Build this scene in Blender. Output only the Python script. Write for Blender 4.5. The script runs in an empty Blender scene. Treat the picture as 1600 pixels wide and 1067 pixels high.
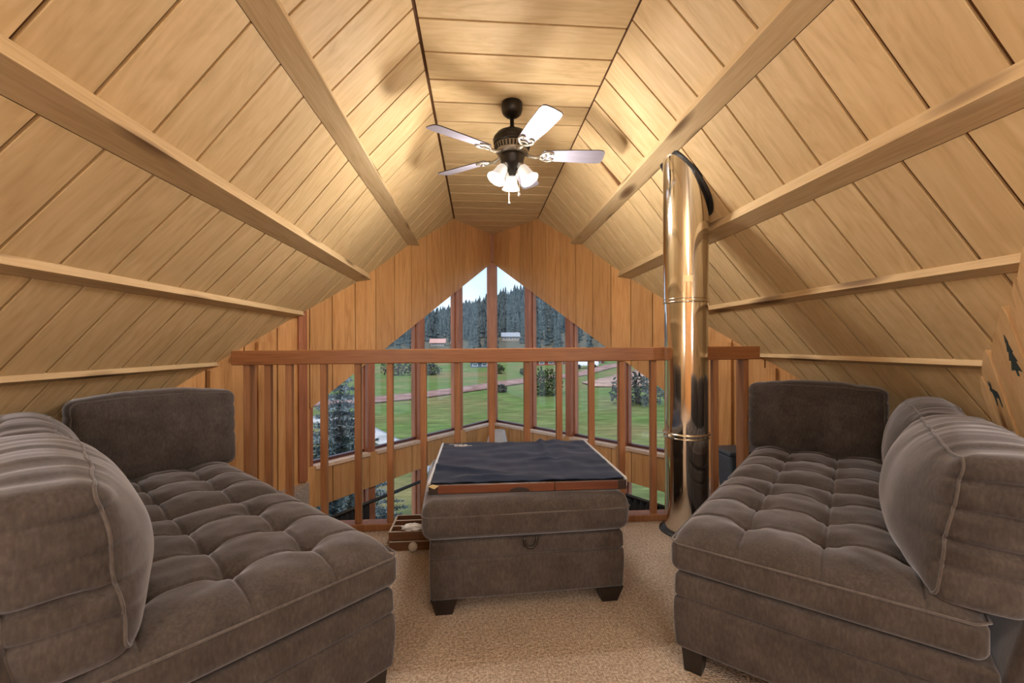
import bpy, bmesh, math, random
from mathutils import Vector, Matrix, noise
random.seed(7)
C = bpy.context.scene.collection
SC = bpy.context.scene
R = math.radians

# ------------------------------------------------------------------ camera, world, light, exposure
EYE = 1.15
cam_d = bpy.data.cameras.new('camera'); cam = bpy.data.objects.new('camera', cam_d); C.objects.link(cam)
cam_d.sensor_width = 36.0; cam_d.lens = 686.36 / 1600 * 36.0
cam_d.shift_y = 5.3 / 1600; cam_d.clip_start = 0.02; cam_d.clip_end = 2000
cam.matrix_world = Matrix.Translation((0, 0, EYE)) @ Matrix.Rotation(R(-4.42), 4, 'Z') @ Matrix.Rotation(R(90), 4, 'X') @ Matrix.Rotation(-0.0039, 4, 'Z')
SC.camera = cam
SC.view_settings.view_transform = 'Standard'; SC.view_settings.look = 'None'
SC.view_settings.gamma = 1.0; SC.view_settings.use_curve_mapping = False
SC.view_settings.exposure = 0.8
SC.cycles.use_denoising = True
SC.cycles.max_bounces = 8; SC.cycles.diffuse_bounces = 5; SC.cycles.transparent_max_bounces = 12
SC.cycles.sample_clamp_indirect = 6.0

world = bpy.data.worlds.new('sky'); SC.world = world; world.use_nodes = True
wn = world.node_tree; wn.nodes.clear()
w_out = wn.nodes.new('ShaderNodeOutputWorld'); w_bg = wn.nodes.new('ShaderNodeBackground')
w_tc = wn.nodes.new('ShaderNodeTexCoord'); w_sx = wn.nodes.new('ShaderNodeSeparateXYZ'); w_rp = wn.nodes.new('ShaderNodeValToRGB')
wn.links.new(w_tc.outputs['Generated'], w_sx.inputs[0]); wn.links.new(w_sx.outputs['Z'], w_rp.inputs[0])
w_rp.color_ramp.elements[0].position = 0.0; w_rp.color_ramp.elements[0].color = (0.56, 0.66, 0.76, 1)
w_rp.color_ramp.elements[1].position = 0.55; w_rp.color_ramp.elements[1].color = (0.45, 0.60, 0.82, 1)
e = w_rp.color_ramp.elements.new(0.16); e.color = (0.33, 0.49, 0.72, 1)
w_ns = wn.nodes.new('ShaderNodeTexNoise'); w_ns.inputs['Scale'].default_value = 5.0; w_ns.inputs['Detail'].default_value = 5
w_cr = wn.nodes.new('ShaderNodeValToRGB'); w_cr.color_ramp.elements[0].position = 0.52; w_cr.color_ramp.elements[1].position = 0.75
w_mx = wn.nodes.new('ShaderNodeMixRGB'); w_mx.inputs[2].default_value = (0.66, 0.72, 0.80, 1)
wn.links.new(w_tc.outputs['Generated'], w_ns.inputs['Vector']); wn.links.new(w_ns.outputs[0], w_cr.inputs[0])
wn.links.new(w_cr.outputs[0], w_mx.inputs[0]); wn.links.new(w_rp.outputs[0], w_mx.inputs[1]); wn.links.new(w_mx.outputs[0], w_bg.inputs[0])
w_bg.inputs[1].default_value = 1.15; wn.links.new(w_bg.outputs[0], w_out.inputs[0])

sun_d = bpy.data.lights.new('sun', 'SUN'); sun_d.energy = 1.8; sun_d.angle = R(12); sun_d.color = (1, 0.95, 0.87)
sun = bpy.data.objects.new('sun', sun_d); C.objects.link(sun); sun.rotation_euler = (R(48), 0, R(-35)); sun.location = (0, -10, 20)
FAN_W = 15.0       # watts of each of the three fan bulbs
ADDED_DOME_W = 26.0      # watts of each added, unseen dome lamp at the back of the loft

ADDED_LAMP_W = 48.0      # watts of each added, unseen globe lamp at the back of the loft

# ------------------------------------------------------------------ materials
def mat(name):
    m = bpy.data.materials.new(name); m.use_nodes = True
    return m, m.node_tree, m.node_tree.nodes['Principled BSDF']
def N(nt, t, **kw):
    n = nt.nodes.new(t)
    for k, v in kw.items(): setattr(n, k, v)
    return n
def plain(name, col, rough=.5, metal=0., spec=.5, **extra):
    m, nt, b = mat(name)
    b.inputs['Base Color'].default_value = (*col, 1); b.inputs['Roughness'].default_value = rough
    b.inputs['Metallic'].default_value = metal; b.inputs['Specular IOR Level'].default_value = spec
    for k, v in extra.items(): b.inputs[k.replace('_', ' ')].default_value = v
    return m
def coords(nt, scale, rnd=True):
    tc = N(nt, 'ShaderNodeTexCoord'); mp = N(nt, 'ShaderNodeMapping'); mp.inputs['Scale'].default_value = scale
    if rnd:
        oi = N(nt, 'ShaderNodeObjectInfo'); mu = N(nt, 'ShaderNodeMath', operation='MULTIPLY'); mu.inputs[1].default_value = 37.0
        ad = N(nt, 'ShaderNodeVectorMath', operation='ADD')
        nt.links.new(oi.outputs['Random'], mu.inputs[0]); nt.links.new(mu.outputs[0], ad.inputs[1]); nt.links.new(tc.outputs['Object'], ad.inputs[0])
        nt.links.new(ad.outputs[0], mp.inputs[0])
    else: nt.links.new(tc.outputs['Object'], mp.inputs[0])
    return mp
def ramp(nt, stops):
    r = N(nt, 'ShaderNodeValToRGB'); cr = r.color_ramp
    while len(cr.elements) < len(stops): cr.elements.new(.5)
    for e, (p, c) in zip(cr.elements, stops): e.position = p; e.color = (*c, 1)
    return r
def wood(name, dark, mid, light, axis='x', scale=1.0, rough=.55, var=.18, swirl=2.2, bump=.12, spec=.3, fine=1.0, knots=None, al=.9, ac=9):
    m, nt, b = mat(name)
    s = {'x': (al, ac, ac), 'y': (ac, al, ac), 'z': (ac, ac, al)}[axis]
    mp = coords(nt, tuple(v * scale for v in s))
    n1 = N(nt, 'ShaderNodeTexNoise'); n1.inputs['Scale'].default_value = 1.0; n1.inputs['Detail'].default_value = 5; n1.inputs['Distortion'].default_value = swirl
    nt.links.new(mp.outputs[0], n1.inputs['Vector'])
    f = {'x': (5, 110, 110), 'y': (110, 5, 110), 'z': (110, 110, 5)}[axis]
    mp2 = coords(nt, tuple(v * fine for v in f)); n2 = N(nt, 'ShaderNodeTexNoise'); n2.inputs['Scale'].default_value = 1.0; n2.inputs['Detail'].default_value = 3
    nt.links.new(mp2.outputs[0], n2.inputs['Vector'])
    mx = N(nt, 'ShaderNodeMath', operation='MULTIPLY_ADD'); mx.inputs[1].default_value = .45
    nt.links.new(n2.outputs[0], mx.inputs[0]); 
    m2 = N(nt, 'ShaderNodeMath', operation='MULTIPLY'); m2.inputs[1].default_value = .6
    nt.links.new(n1.outputs[0], m2.inputs[0]); nt.links.new(m2.outputs[0], mx.inputs[2])
    rp = ramp(nt, [(.30, dark), (.5, mid), (.72, light)]); nt.links.new(mx.outputs[0], rp.inputs[0])
    oi = N(nt, 'ShaderNodeObjectInfo'); mr = N(nt, 'ShaderNodeMapRange'); mr.inputs['To Min'].default_value = 1 - var; mr.inputs['To Max'].default_value = 1 + var
    nt.links.new(oi.outputs['Random'], mr.inputs[0])
    mul = N(nt, 'ShaderNodeVectorMath', operation='SCALE'); nt.links.new(rp.outputs[0], mul.inputs[0]); nt.links.new(mr.outputs[0], mul.inputs['Scale'])
    col = mul.outputs[0]
    if knots:
        mk = coords(nt, {'x': (1.6, 7, 7), 'y': (7, 1.6, 7), 'z': (7, 7, 1.6)}[axis]); vo = N(nt, 'ShaderNodeTexVoronoi'); vo.inputs['Scale'].default_value = 1.0
        nt.links.new(mk.outputs[0], vo.inputs['Vector'])
        kr = ramp(nt, [(.0, (1, 1, 1)), (.16, (.8, .8, .8)), (.32, (0, 0, 0))]); nt.links.new(vo.outputs['Distance'], kr.inputs[0])
        km = N(nt, 'ShaderNodeMixRGB'); km.inputs[2].default_value = (*knots, 1)
        nt.links.new(kr.outputs[0], km.inputs[0]); nt.links.new(col, km.inputs[1]); col = km.outputs[0]
    nt.links.new(col, b.inputs['Base Color'])
    b.inputs['Roughness'].default_value = rough; b.inputs['Specular IOR Level'].default_value = spec
    bp = N(nt, 'ShaderNodeBump'); bp.inputs['Strength'].default_value = bump; bp.inputs['Distance'].default_value = .002
    nt.links.new(mx.outputs[0], bp.inputs['Height']); nt.links.new(bp.outputs[0], b.inputs['Normal'])
    return m
M = {}
M['ply'] = wood('pale_plywood', (.50, .34, .17), (.60, .425, .225), (.68, .50, .285), 'x', 1.0, .6, .06, 3.5, .3, .2, .45, None, 2.2, 7.5)
M['groove'] = plain('groove_brown', (.15, .062, .018), .8)
M['siding'] = wood('honey_siding', (.33, .145, .045), (.48, .245, .092), (.57, .32, .135), 'z', .9, .45, .12, 3.0, .12, .35)
M['siding_dark'] = plain('siding_gap', (.07, .028, .008), .8)
M['beam'] = wood('rough_sawn_beam', (.40, .265, .135), (.56, .40, .22), (.66, .50, .305), 'y', .7, .6, .06, 1.2, .2, .25, 1, (.13, .065, .03))
M['rail'] = wood('stained_redwood', (.17, .060, .021), (.27, .108, .040), (.37, .165, .068), 'x', 1.0, .4, .05, 1.0, .12, .4, 1)
M['baluster'] = wood('cedar_baluster', (.19, .078, .032), (.29, .130, .058), (.40, .20, .10), 'z', 1.0, .5, .1, .8, .1, .35)
M['mullion'] = wood('red_cedar_post', (.19, .062, .026), (.30, .105, .048), (.42, .175, .09), 'z', .9, .45, .08, .8, .1, .4)
M['sash'] = plain('dark_red_sash', (.075, .022, .018), .5)
M['sill'] = wood('pale_sill', (.45, .30, .20), (.58, .42, .31), (.68, .53, .42), 'x', 1, .5, .05)
M['pine'] = wood('knotty_pine', (.48, .26, .11), (.62, .39, .19), (.73, .50, .28), 'z', .8, .4, .06, 1.2, .1, .4, 1, (.20, .07, .02))
M['teal'] = plain('teal_stencil', (.012, .032, .040), .6)
M['black'] = plain('black_plastic', (.008, .008, .009), .5)
M['blackwood'] = plain('black_leg', (.012, .009, .008), .45)
M['bronze'] = plain('oil_rubbed_bronze', (.022, .017, .013), .38, .6)
M['pewter'] = plain('pewter_iron', (.30, .26, .21), .4, .7)
M['steel'] = plain('polished_flue', (.80, .77, .71), .09, 1.0)
M['steel_ring'] = plain('flue_ring', (.75, .70, .60), .2, 1.0)
M['brass'] = plain('brass_tag', (.62, .52, .30), .4, .6)
M['box'] = plain('slate_plastic', (.045, .055, .075), .5)
M['greyshade'] = plain('grey_shade', (.42, .42, .43), .8)
M['white'] = plain('white_paint', (.75, .75, .75), .5)
M['plastic'] = plain('clear_bag', (.75, .77, .82), .15, 0, .5)
M['lowfloor'] = wood('lower_floor_wood', (.16, .08, .035), (.25, .13, .06), (.33, .19, .09), 'y', 1, .5, .05)
M['curtain'] = plain('black_curtain', (.012, .012, .015), .9)

def emis(name, col, strength):
    m, nt, b = mat(name); b.inputs['Base Color'].default_value = (*col, 1)
    b.inputs['Emission Color'].default_value = (*col, 1); b.inputs['Emission Strength'].default_value = strength; return m
M['shade'] = emis('lit_frosted_glass', (.34, .32, .29), .9)
M['bulb'] = emis('lit_bulb', (1.0, .92, .78), 6.0)

def glass():
    m = bpy.data.materials.new('window_glass'); m.use_nodes = True; nt = m.node_tree; nt.nodes.clear()
    o = N(nt, 'ShaderNodeOutputMaterial'); mx = N(nt, 'ShaderNodeMixShader'); t = N(nt, 'ShaderNodeBsdfTransparent'); g = N(nt, 'ShaderNodeBsdfGlossy')
    t.inputs[0].default_value = (.97, .98, .98, 1); g.inputs['Roughness'].default_value = .02
    lw = N(nt, 'ShaderNodeLayerWeight'); pw = N(nt, 'ShaderNodeMath', operation='POWER'); pw.inputs[1].default_value = 5; fr = N(nt, 'ShaderNodeMath', operation='MULTIPLY_ADD'); fr.inputs[1].default_value = .9; fr.inputs[2].default_value = .02
    lw.inputs[0].default_value = .5; nt.links.new(lw.outputs['Facing'], pw.inputs[0]); nt.links.new(pw.outputs[0], fr.inputs[0])
    nt.links.new(fr.outputs[0], mx.inputs[0]); nt.links.new(t.outputs[0], mx.inputs[1]); nt.links.new(g.outputs[0], mx.inputs[2]); nt.links.new(mx.outputs[0], o.inputs[0])
    return m
M['glass'] = glass()
def frosted():
    m = bpy.data.materials.new('frosted_globe'); m.use_nodes = True; nt = m.node_tree; nt.nodes.clear()
    o = N(nt, 'ShaderNodeOutputMaterial'); mx = N(nt, 'ShaderNodeMixShader'); t = N(nt, 'ShaderNodeBsdfTransparent'); g = N(nt, 'ShaderNodeBsdfTranslucent')
    mx.inputs[0].default_value = .25; nt.links.new(t.outputs[0], mx.inputs[1]); nt.links.new(g.outputs[0], mx.inputs[2]); nt.links.new(mx.outputs[0], o.inputs[0]); return m
M['globe'] = frosted()

def fabric(name, dark, mid, light, sheen=.5):
    m, nt, b = mat(name)
    mp = coords(nt, (1, 1, 1)); n1 = N(nt, 'ShaderNodeTexNoise'); n1.inputs['Scale'].default_value = 9; n1.inputs['Detail'].default_value = 6; n1.inputs['Roughness'].default_value = .65
    n2 = N(nt, 'ShaderNodeTexNoise'); n2.inputs['Scale'].default_value = 130; n2.inputs['Detail'].default_value = 3
    nt.links.new(mp.outputs[0], n1.inputs['Vector'])
    mp2 = coords(nt, (1, 1, .35)); nt.links.new(mp2.outputs[0], n2.inputs['Vector'])
    ad = N(nt, 'ShaderNodeMath', operation='MULTIPLY_ADD'); ad.inputs[1].default_value = .4; h = N(nt, 'ShaderNodeMath', operation='MULTIPLY'); h.inputs[1].default_value = .6
    nt.links.new(n2.outputs[0], ad.inputs[0]); nt.links.new(n1.outputs[0], h.inputs[0]); nt.links.new(h.outputs[0], ad.inputs[2])
    rp = ramp(nt, [(.33, dark), (.5, mid), (.68, light)]); nt.links.new(ad.outputs[0], rp.inputs[0]); nt.links.new(rp.outputs[0], b.inputs['Base Color'])
    b.inputs['Roughness'].default_value = .95; b.inputs['Specular IOR Level'].default_value = .1
    b.inputs['Sheen Weight'].default_value = sheen; b.inputs['Sheen Roughness'].default_value = .4; b.inputs['Sheen Tint'].default_value = (.80, .82, .95, 1)  # lilac sheen tint stands in for cool window light on upper faces
    bp = N(nt, 'ShaderNodeBump'); bp.inputs['Strength'].default_value = .25; bp.inputs['Distance'].default_value = .0015
    nt.links.new(n2.outputs[0], bp.inputs['Height']); nt.links.new(bp.outputs[0], b.inputs['Normal'])
    return m
M['fabric'] = fabric('taupe_microfibre', (.036, .030, .028), (.058, .048, .045), (.085, .072, .068), .5)
M['piping'] = fabric('taupe_piping', (.062, .052, .048), (.090, .076, .071), (.12, .102, .096), .45)
M['mat'] = fabric('navy_black_felt', (.008, .014, .032), (.012, .020, .045), (.018, .028, .058), .15)

def carpet():
    m, nt, b = mat('berber_carpet')
    mp = coords(nt, (1, 1, 1), False); vo = N(nt, 'ShaderNodeTexVoronoi'); vo.inputs['Scale'].default_value = 120; vo.inputs['Randomness'].default_value = .5
    nt.links.new(mp.outputs[0], vo.inputs['Vector'])
    n1 = N(nt, 'ShaderNodeTexNoise'); n1.inputs['Scale'].default_value = 2.5; n1.inputs['Detail'].default_value = 4; nt.links.new(mp.outputs[0], n1.inputs['Vector'])
    n2 = N(nt, 'ShaderNodeTexNoise'); n2.inputs['Scale'].default_value = 95; n2.inputs['Detail'].default_value = 2; nt.links.new(mp.outputs[0], n2.inputs['Vector'])
    ad = N(nt, 'ShaderNodeMath', operation='MULTIPLY_ADD'); ad.inputs[1].default_value = .25; nt.links.new(n1.outputs[0], ad.inputs[0])
    h = N(nt, 'ShaderNodeMath', operation='MULTIPLY'); h.inputs[1].default_value = .75; nt.links.new(n2.outputs[0], h.inputs[0]); nt.links.new(h.outputs[0], ad.inputs[2])
    rp = ramp(nt, [(.33, (.28, .21, .16)), (.5, (.44, .355, .29)), (.66, (.58, .495, .425))]); nt.links.new(ad.outputs[0], rp.inputs[0])
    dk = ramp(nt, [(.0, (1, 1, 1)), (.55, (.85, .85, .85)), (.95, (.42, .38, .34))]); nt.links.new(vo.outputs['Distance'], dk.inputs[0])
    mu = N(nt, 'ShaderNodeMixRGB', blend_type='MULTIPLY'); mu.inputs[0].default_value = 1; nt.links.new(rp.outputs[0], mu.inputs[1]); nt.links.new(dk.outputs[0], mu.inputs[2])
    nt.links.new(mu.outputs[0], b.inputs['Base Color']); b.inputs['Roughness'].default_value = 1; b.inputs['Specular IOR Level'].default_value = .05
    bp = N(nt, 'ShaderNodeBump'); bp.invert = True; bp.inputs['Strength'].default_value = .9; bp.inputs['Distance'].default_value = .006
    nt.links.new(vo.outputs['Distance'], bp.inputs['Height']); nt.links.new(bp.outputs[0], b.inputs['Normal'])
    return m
M['carpet'] = carpet()

# ------------------------------------------------------------------ mesh helpers
def link(name, me, m=None, parent=None, loc=None):
    if m is not None and not me.materials: me.materials.append(m)
    o = bpy.data.objects.new(name, me); C.objects.link(o)
    if parent is not None: o.parent = parent
    if loc is not None: o.location = loc
    return o
def mk(name, vs, fs, m, parent=None, smooth=False, recalc=True, base=None):
    """verts in world space; stored relative to the parent's place (or to base)"""
    off = Vector((0, 0, 0))
    p = parent
    while p is not None: off += Vector(p.location); p = p.parent
    if base is not None: off = off + Vector(base)
    me = bpy.data.meshes.new(name)
    me.from_pydata([tuple(Vector(v) - off) for v in vs], [], fs)
    if recalc:
        bm = bmesh.new(); bm.from_mesh(me); bmesh.ops.recalc_face_normals(bm, faces=bm.faces); bm.to_mesh(me); bm.free()
    if smooth:
        me.polygons.foreach_set('use_smooth', [True] * len(me.polygons))
    o = link(name, me, m, parent, base)
    return o
def empty(name, loc, label, cat, group=None):
    o = bpy.data.objects.new(name, None); C.objects.link(o); o.location = loc; o.empty_display_size = .1
    o['label'] = label; o['category'] = cat
    if group: o['group'] = group
    return o
def tag(o, label, cat, group=None):
    o['label'] = label; o['category'] = cat
    if group: o['group'] = group
    return o
def struct(o): o['kind'] = 'structure'; return o
BOXF = [(0, 1, 2, 3), (7, 6, 5, 4), (0, 4, 5, 1), (1, 5, 6, 2), (2, 6, 7, 3), (3, 7, 4, 0)]
def boxv(x0, x1, y0, y1, z0, z1):
    return [(x0, y0, z0), (x1, y0, z0), (x1, y1, z0), (x0, y1, z0), (x0, y0, z1), (x1, y0, z1), (x1, y1, z1), (x0, y1, z1)]
def box(name, x0, x1, y0, y1, z0, z1, m, parent=None, base=None, bev=0):
    o = mk(name, boxv(x0, x1, y0, y1, z0, z1), BOXF, m, parent, base=base)
    if bev: bevel(o, bev)
    return o
def bevel(o, w, seg=2):
    b = o.modifiers.new('bevel', 'BEVEL'); b.width = w; b.segments = seg; b.limit_method = 'ANGLE'; b.angle_limit = R(40)
def prism(poly, d, off=(0, 0, 0)):
    """polygon of 3-d points extruded by vector d"""
    n = len(poly); d = Vector(d); off = Vector(off)
    vs = [Vector(p) + off for p in poly] + [Vector(p) + off + d for p in poly]
    fs = [tuple(range(n))[::-1], tuple(range(n, 2 * n))] + [(i, (i + 1) % n, n + (i + 1) % n, n + i) for i in range(n)]
    return vs, fs
def tube(pts, r, seg=8, closed=False, rads=None):
    pts = [Vector(p) for p in pts]; n = len(pts); vs = []; fs = []
    up = None
    for i, p in enumerate(pts):
        if closed: t = pts[(i + 1) % n] - pts[i - 1]
        else: t = pts[min(i + 1, n - 1)] - pts[max(i - 1, 0)]
        t.normalize()
        if up is None: up = Vector((0, 0, 1)) if abs(t.z) < .9 else Vector((1, 0, 0))
        a = t.cross(up)
        if a.length < 1e-6: a = t.orthogonal()
        a.normalize(); b = a.cross(t); up = b
        rr = rads[i] if rads else r
        for k in range(seg):
            an = 2 * math.pi * k / seg; vs.append(p + a * math.cos(an) * rr + b * math.sin(an) * rr)
    m = n if closed else n - 1
    for i in range(m):
        for k in range(seg):
            j = (i + 1) % n; fs.append((i * seg + k, i * seg + (k + 1) % seg, j * seg + (k + 1) % seg, j * seg + k))
    if not closed: fs.append(tuple(range(seg))[::-1]); fs.append(tuple(range((n - 1) * seg, n * seg)))
    return vs, fs
def lathe(prof, c, seg=32, mtx=None, caps=True):
    vs = []; fs = []; n = len(prof)
    for r, z in prof:
        for k in range(seg):
            a = 2 * math.pi * k / seg; v = Vector((r * math.cos(a), r * math.sin(a), z))
            if mtx is not None: v = mtx @ v
            vs.append(v + Vector(c))
    for i in range(n - 1):
        for k in range(seg): fs.append((i * seg + k, i * seg + (k + 1) % seg, (i + 1) * seg + (k + 1) % seg, (i + 1) * seg + k))
    if caps: fs.append(tuple(range(seg))[::-1]); fs.append(tuple(range((n - 1) * seg, n * seg)))
    return vs, fs
def join(*parts):
    V = []; F = []
    for v, f in parts:
        k = len(V); V += list(v); F += [tuple(i + k for i in q) for q in f]
    return V, F
def rbox(hx, hy, hz, r, nx, ny, nz, ne=4):
    """rounded box lattice centred on the origin: returns verts, faces"""
    def ax(h, n):
        e = [-h + r * (1 - math.cos(math.pi / 2 * k / ne)) if False else -h + r * k / ne for k in range(ne)]
        mid = [-h + r + (2 * h - 2 * r) * k / n for k in range(n + 1)]
        return e + mid + [-x for x in reversed(e)]
    X, Y, Z = ax(hx, nx), ax(hy, ny), ax(hz, nz); I, J, K = len(X) - 1, len(Y) - 1, len(Z) - 1
    idx = {}; vs = []
    def vid(i, j, k):
        if (i, j, k) not in idx:
            p = Vector((X[i], Y[j], Z[k])); q = Vector((max(-hx + r, min(hx - r, p.x)), max(-hy + r, min(hy - r, p.y)), max(-hz + r, min(hz - r, p.z))))
            d = p - q
            if d.length > 1e-9: p = q + d.normalized() * r
            idx[(i, j, k)] = len(vs); vs.append(p)
        return idx[(i, j, k)]
    fs = []
    for i in range(I):
        for j in range(J):
            for k in (0, K):
                q = (vid(i, j, k), vid(i + 1, j, k), vid(i + 1, j + 1, k), vid(i, j + 1, k)); fs.append(q if k else q[::-1])
    for i in range(I):
        for k in range(K):
            for j in (0, J):
                q = (vid(i, j, k), vid(i + 1, j, k), vid(i + 1, j, k + 1), vid(i, j, k + 1)); fs.append(q[::-1] if j else q)
    for j in range(J):
        for k in range(K):
            for i in (0, I):
                q = (vid(i, j, k), vid(i, j + 1, k), vid(i, j + 1, k + 1), vid(i, j, k + 1)); fs.append(q if i else q[::-1])
    return vs, fs

# ------------------------------------------------------------------ room geometry numbers
H = 1.6; ZC = EYE + H                          # flat ceiling height 2.75
FL, FR = -.3006, .7638                         # edges of the flat strip
XA, YA, MW = .2094, 6.3904, 1.5                # prow apex and wall slope
CW, SW = 1 / math.hypot(1, MW), MW / math.hypot(1, MW)
PROF = {}
for sd, x0, t, pp in (('L', FL, (1.0787, 1.228, 1.0304, 1.072), (.2889, .5358, .7661, .9947)), ('R', FR, (1.096, 1.272, 1.1442, 1.0802), (.2609, .493, .7203, .9356))):
    sg = -1 if sd == 'L' else 1; pts = [(x0, ZC)]; last = 0
    for ti, p in zip(t, pp):
        pts.append((x0 + sg * p * H, pts[-1][1] - ti * (p - last) * H)); last = p
    zl = pts[-1][1]; pts.append((pts[-1][0] + sg * (zl + .05) / t[3], -.05)); PROF[sd] = pts
def ceil_z(x):
    if FL <= x <= FR: return ZC
    P = PROF['L' if x < FL else 'R']
    for (xa, za), (xb, zb) in zip(P, P[1:]):
        if min(xa, xb) <= x <= max(xa, xb): return za + (zb - za) * (x - xa) / (xb - xa)
    return -.05
def wall_y(x): return YA - MW * abs(x - XA)
def wp(side, s, z, d=0.):
    """point on a prow wall: s along from the apex, z up, d outwards"""
    sg = -1 if side == 'L' else 1
    return Vector((XA + sg * (s * CW + d * SW), YA - s * SW + d * CW, z))
YBACK = -2.6; RAILY = 2.82

# ------------------------------------------------------------------ ceiling: decks, planks
def deck(name, P):
    (xa, za), (xb, zb) = P
    return P
flat_deck = struct(mk('ceiling', boxv(FL - .02, FR + .02, YBACK, YA + .15, ZC + .013, ZC + .06), BOXF, M['groove']))
me = bpy.data.meshes.new('plank'); W = .2475
me.from_pydata(boxv(FL + .016, FR - .008, -W / 2 + .007, W / 2 - .007, 0, .012), [], BOXF); me.materials.append(M['ply'])
y = 2.177 + W / 2 - W * 20
while y < YA + .1:
    if y > YBACK: link('plank', me, None, flat_deck, (0, y, ZC))
    y += W
GRV = {'L': [(1.88, .235), (1.108, .2245), (1.466, .207), (1.835, .2015), (1.9, .205)], 'R': [(1.878, .236), (1.331, .227), (1.499, .213), (1.679, .213), (1.75, .213)]}
for sd, nm in (('L', 'ceiling_left'), ('R', 'ceiling_right')):
    sg = -1 if sd == 'L' else 1; P = PROF[sd]
    vs = []; fs = []
    nrm = []
    for (xa, za), (xb, zb) in zip(P, P[1:]):
        t = Vector((xb - xa, 0, zb - za)).normalized(); nrm.append(Vector((-sg * abs(t.z), 0, -abs(t.x))))
    pn = [nrm[0]] + [(a + b).normalized() for a, b in zip(nrm, nrm[1:])] + [nrm[-1]]
    polys = []
    def ymax(x): return wall_y(x) + .25
    for i in range(5):
        (xa, za), (xb, zb) = P[i], P[i + 1]
        A = Vector((xa, 0, za)) - pn[i] * .014; B = Vector((xb, 0, zb)) - pn[i + 1] * .014
        A2 = A - pn[i] * .05; B2 = B - pn[i + 1] * .05
        ya, yb = ymax(xa), ymax(xb); k = len(vs)
        for q, yy in ((A, ya), (B, yb), (B2, yb), (A2, ya)):
            vs.append((q.x, YBACK, q.z)); vs.append((q.x, yy, q.z))
        fs += [(k, k + 1, k + 3, k + 2), (k + 4, k + 5, k + 7, k + 6), (k, k + 2, k + 4, k + 6), (k + 1, k + 3, k + 5, k + 7)]
    dk = struct(mk(nm, vs, fs, M['groove']))
    for i in range(5):
        (xa, za), (xb, zb) = P[i], P[i + 1]; t = Vector((xb - xa, 0, zb - za)); Lb = t.length; t.normalize(); n = nrm[i]
        g0, w = GRV[sd][i]
        me = bpy.data.meshes.new('plank'); me.from_pydata(boxv(.003, Lb - .003, -w / 2 + .007, w / 2 - .007, -.012, 0), [], BOXF); me.materials.append(M['ply'])
        yv = n.cross(t)
        mt = Matrix(((t.x, yv.x, n.x, 0), (t.y, yv.y, n.y, 0), (t.z, yv.z, n.z, 0), (0, 0, 0, 1)))
        y = g0 + w / 2 - w * 25
        while y < ymax(xa) - .12:
            if y > YBACK + .05:
                m2_ = me
                if sd == 'R' and i == 0 and abs(y - 3.412) < .06:      # one warped board has pulled away and left a dark gap
                    m2_ = bpy.data.meshes.new('plank'); a_, b_ = -w / 2 + .007, w / 2 - .007
                    q_ = [(.003, a_), (Lb - .003, a_), (Lb - .003, b_ - .085), (.003, b_ - .004)]
                    m2_.from_pydata([(x_, y_, -.012) for x_, y_ in q_] + [(x_, y_, 0) for x_, y_ in q_], [], BOXF); m2_.materials.append(M['ply'])
                o = link('plank', m2_, None, dk); o.matrix_local = Matrix.Translation((xa, y, za)) @ mt
            y += w
# purlins
def purlin(sd, i, d, label, y0=YBACK + .02, yend=.02):
    # a squared beam let into the slope: its inner side and its underside show
    P = PROF[sd]; sg = -1 if sd == 'L' else 1
    x, z = P[i]; (xa, za) = P[i - 1]
    t = Vector((x - xa, 0, z - za)).normalized(); n = Vector((-sg * abs(t.z), 0, -abs(t.x))); Bp = Vector((x, 0, z))
    A = Bp - t * (2.07 * d); K = A + d * Vector((-sg * .34, 0, -.94))
    prof = [A - n * .006, A, K, Bp, Bp - n * .006]
    base = Vector((x, 2.0, z)); vs = []
    for q in prof: vs.append((q.x, y0, q.z))
    for q in prof: vs.append((q.x, wall_y(q.x) - yend, q.z))
    o = mk('ceiling_beam', vs, [(0, 1, 2, 3, 4), (5, 6, 7, 8, 9)] + [(j, (j + 1) % 5, 5 + (j + 1) % 5, 5 + j) for j in range(5)], M['beam'], base=base)
    tag(o, label, 'beam', 'ceiling purlins')
purlin('L', 1, .060, 'thick rough wooden beam nearest the flat strip on left slope')
purlin('L', 2, .060, 'thick rough wooden beam second down on left slope')
purlin('L', 3, .036, 'slim pale wooden batten third down on left slope')
purlin('L', 4, .027, 'lowest pale wooden batten on left slope just above the sofa')
purlin('R', 1, .060, 'thick wooden beam on right slope passing above the flue top')
purlin('R', 2, .060, 'thick wooden beam on right slope passing behind the flue')
purlin('R', 3, .036, 'slim wooden batten third down on right slope')
purlin('R', 4, .028, 'lowest wooden batten on right slope ending at carved pine headboard', y0=1.72)

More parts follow.
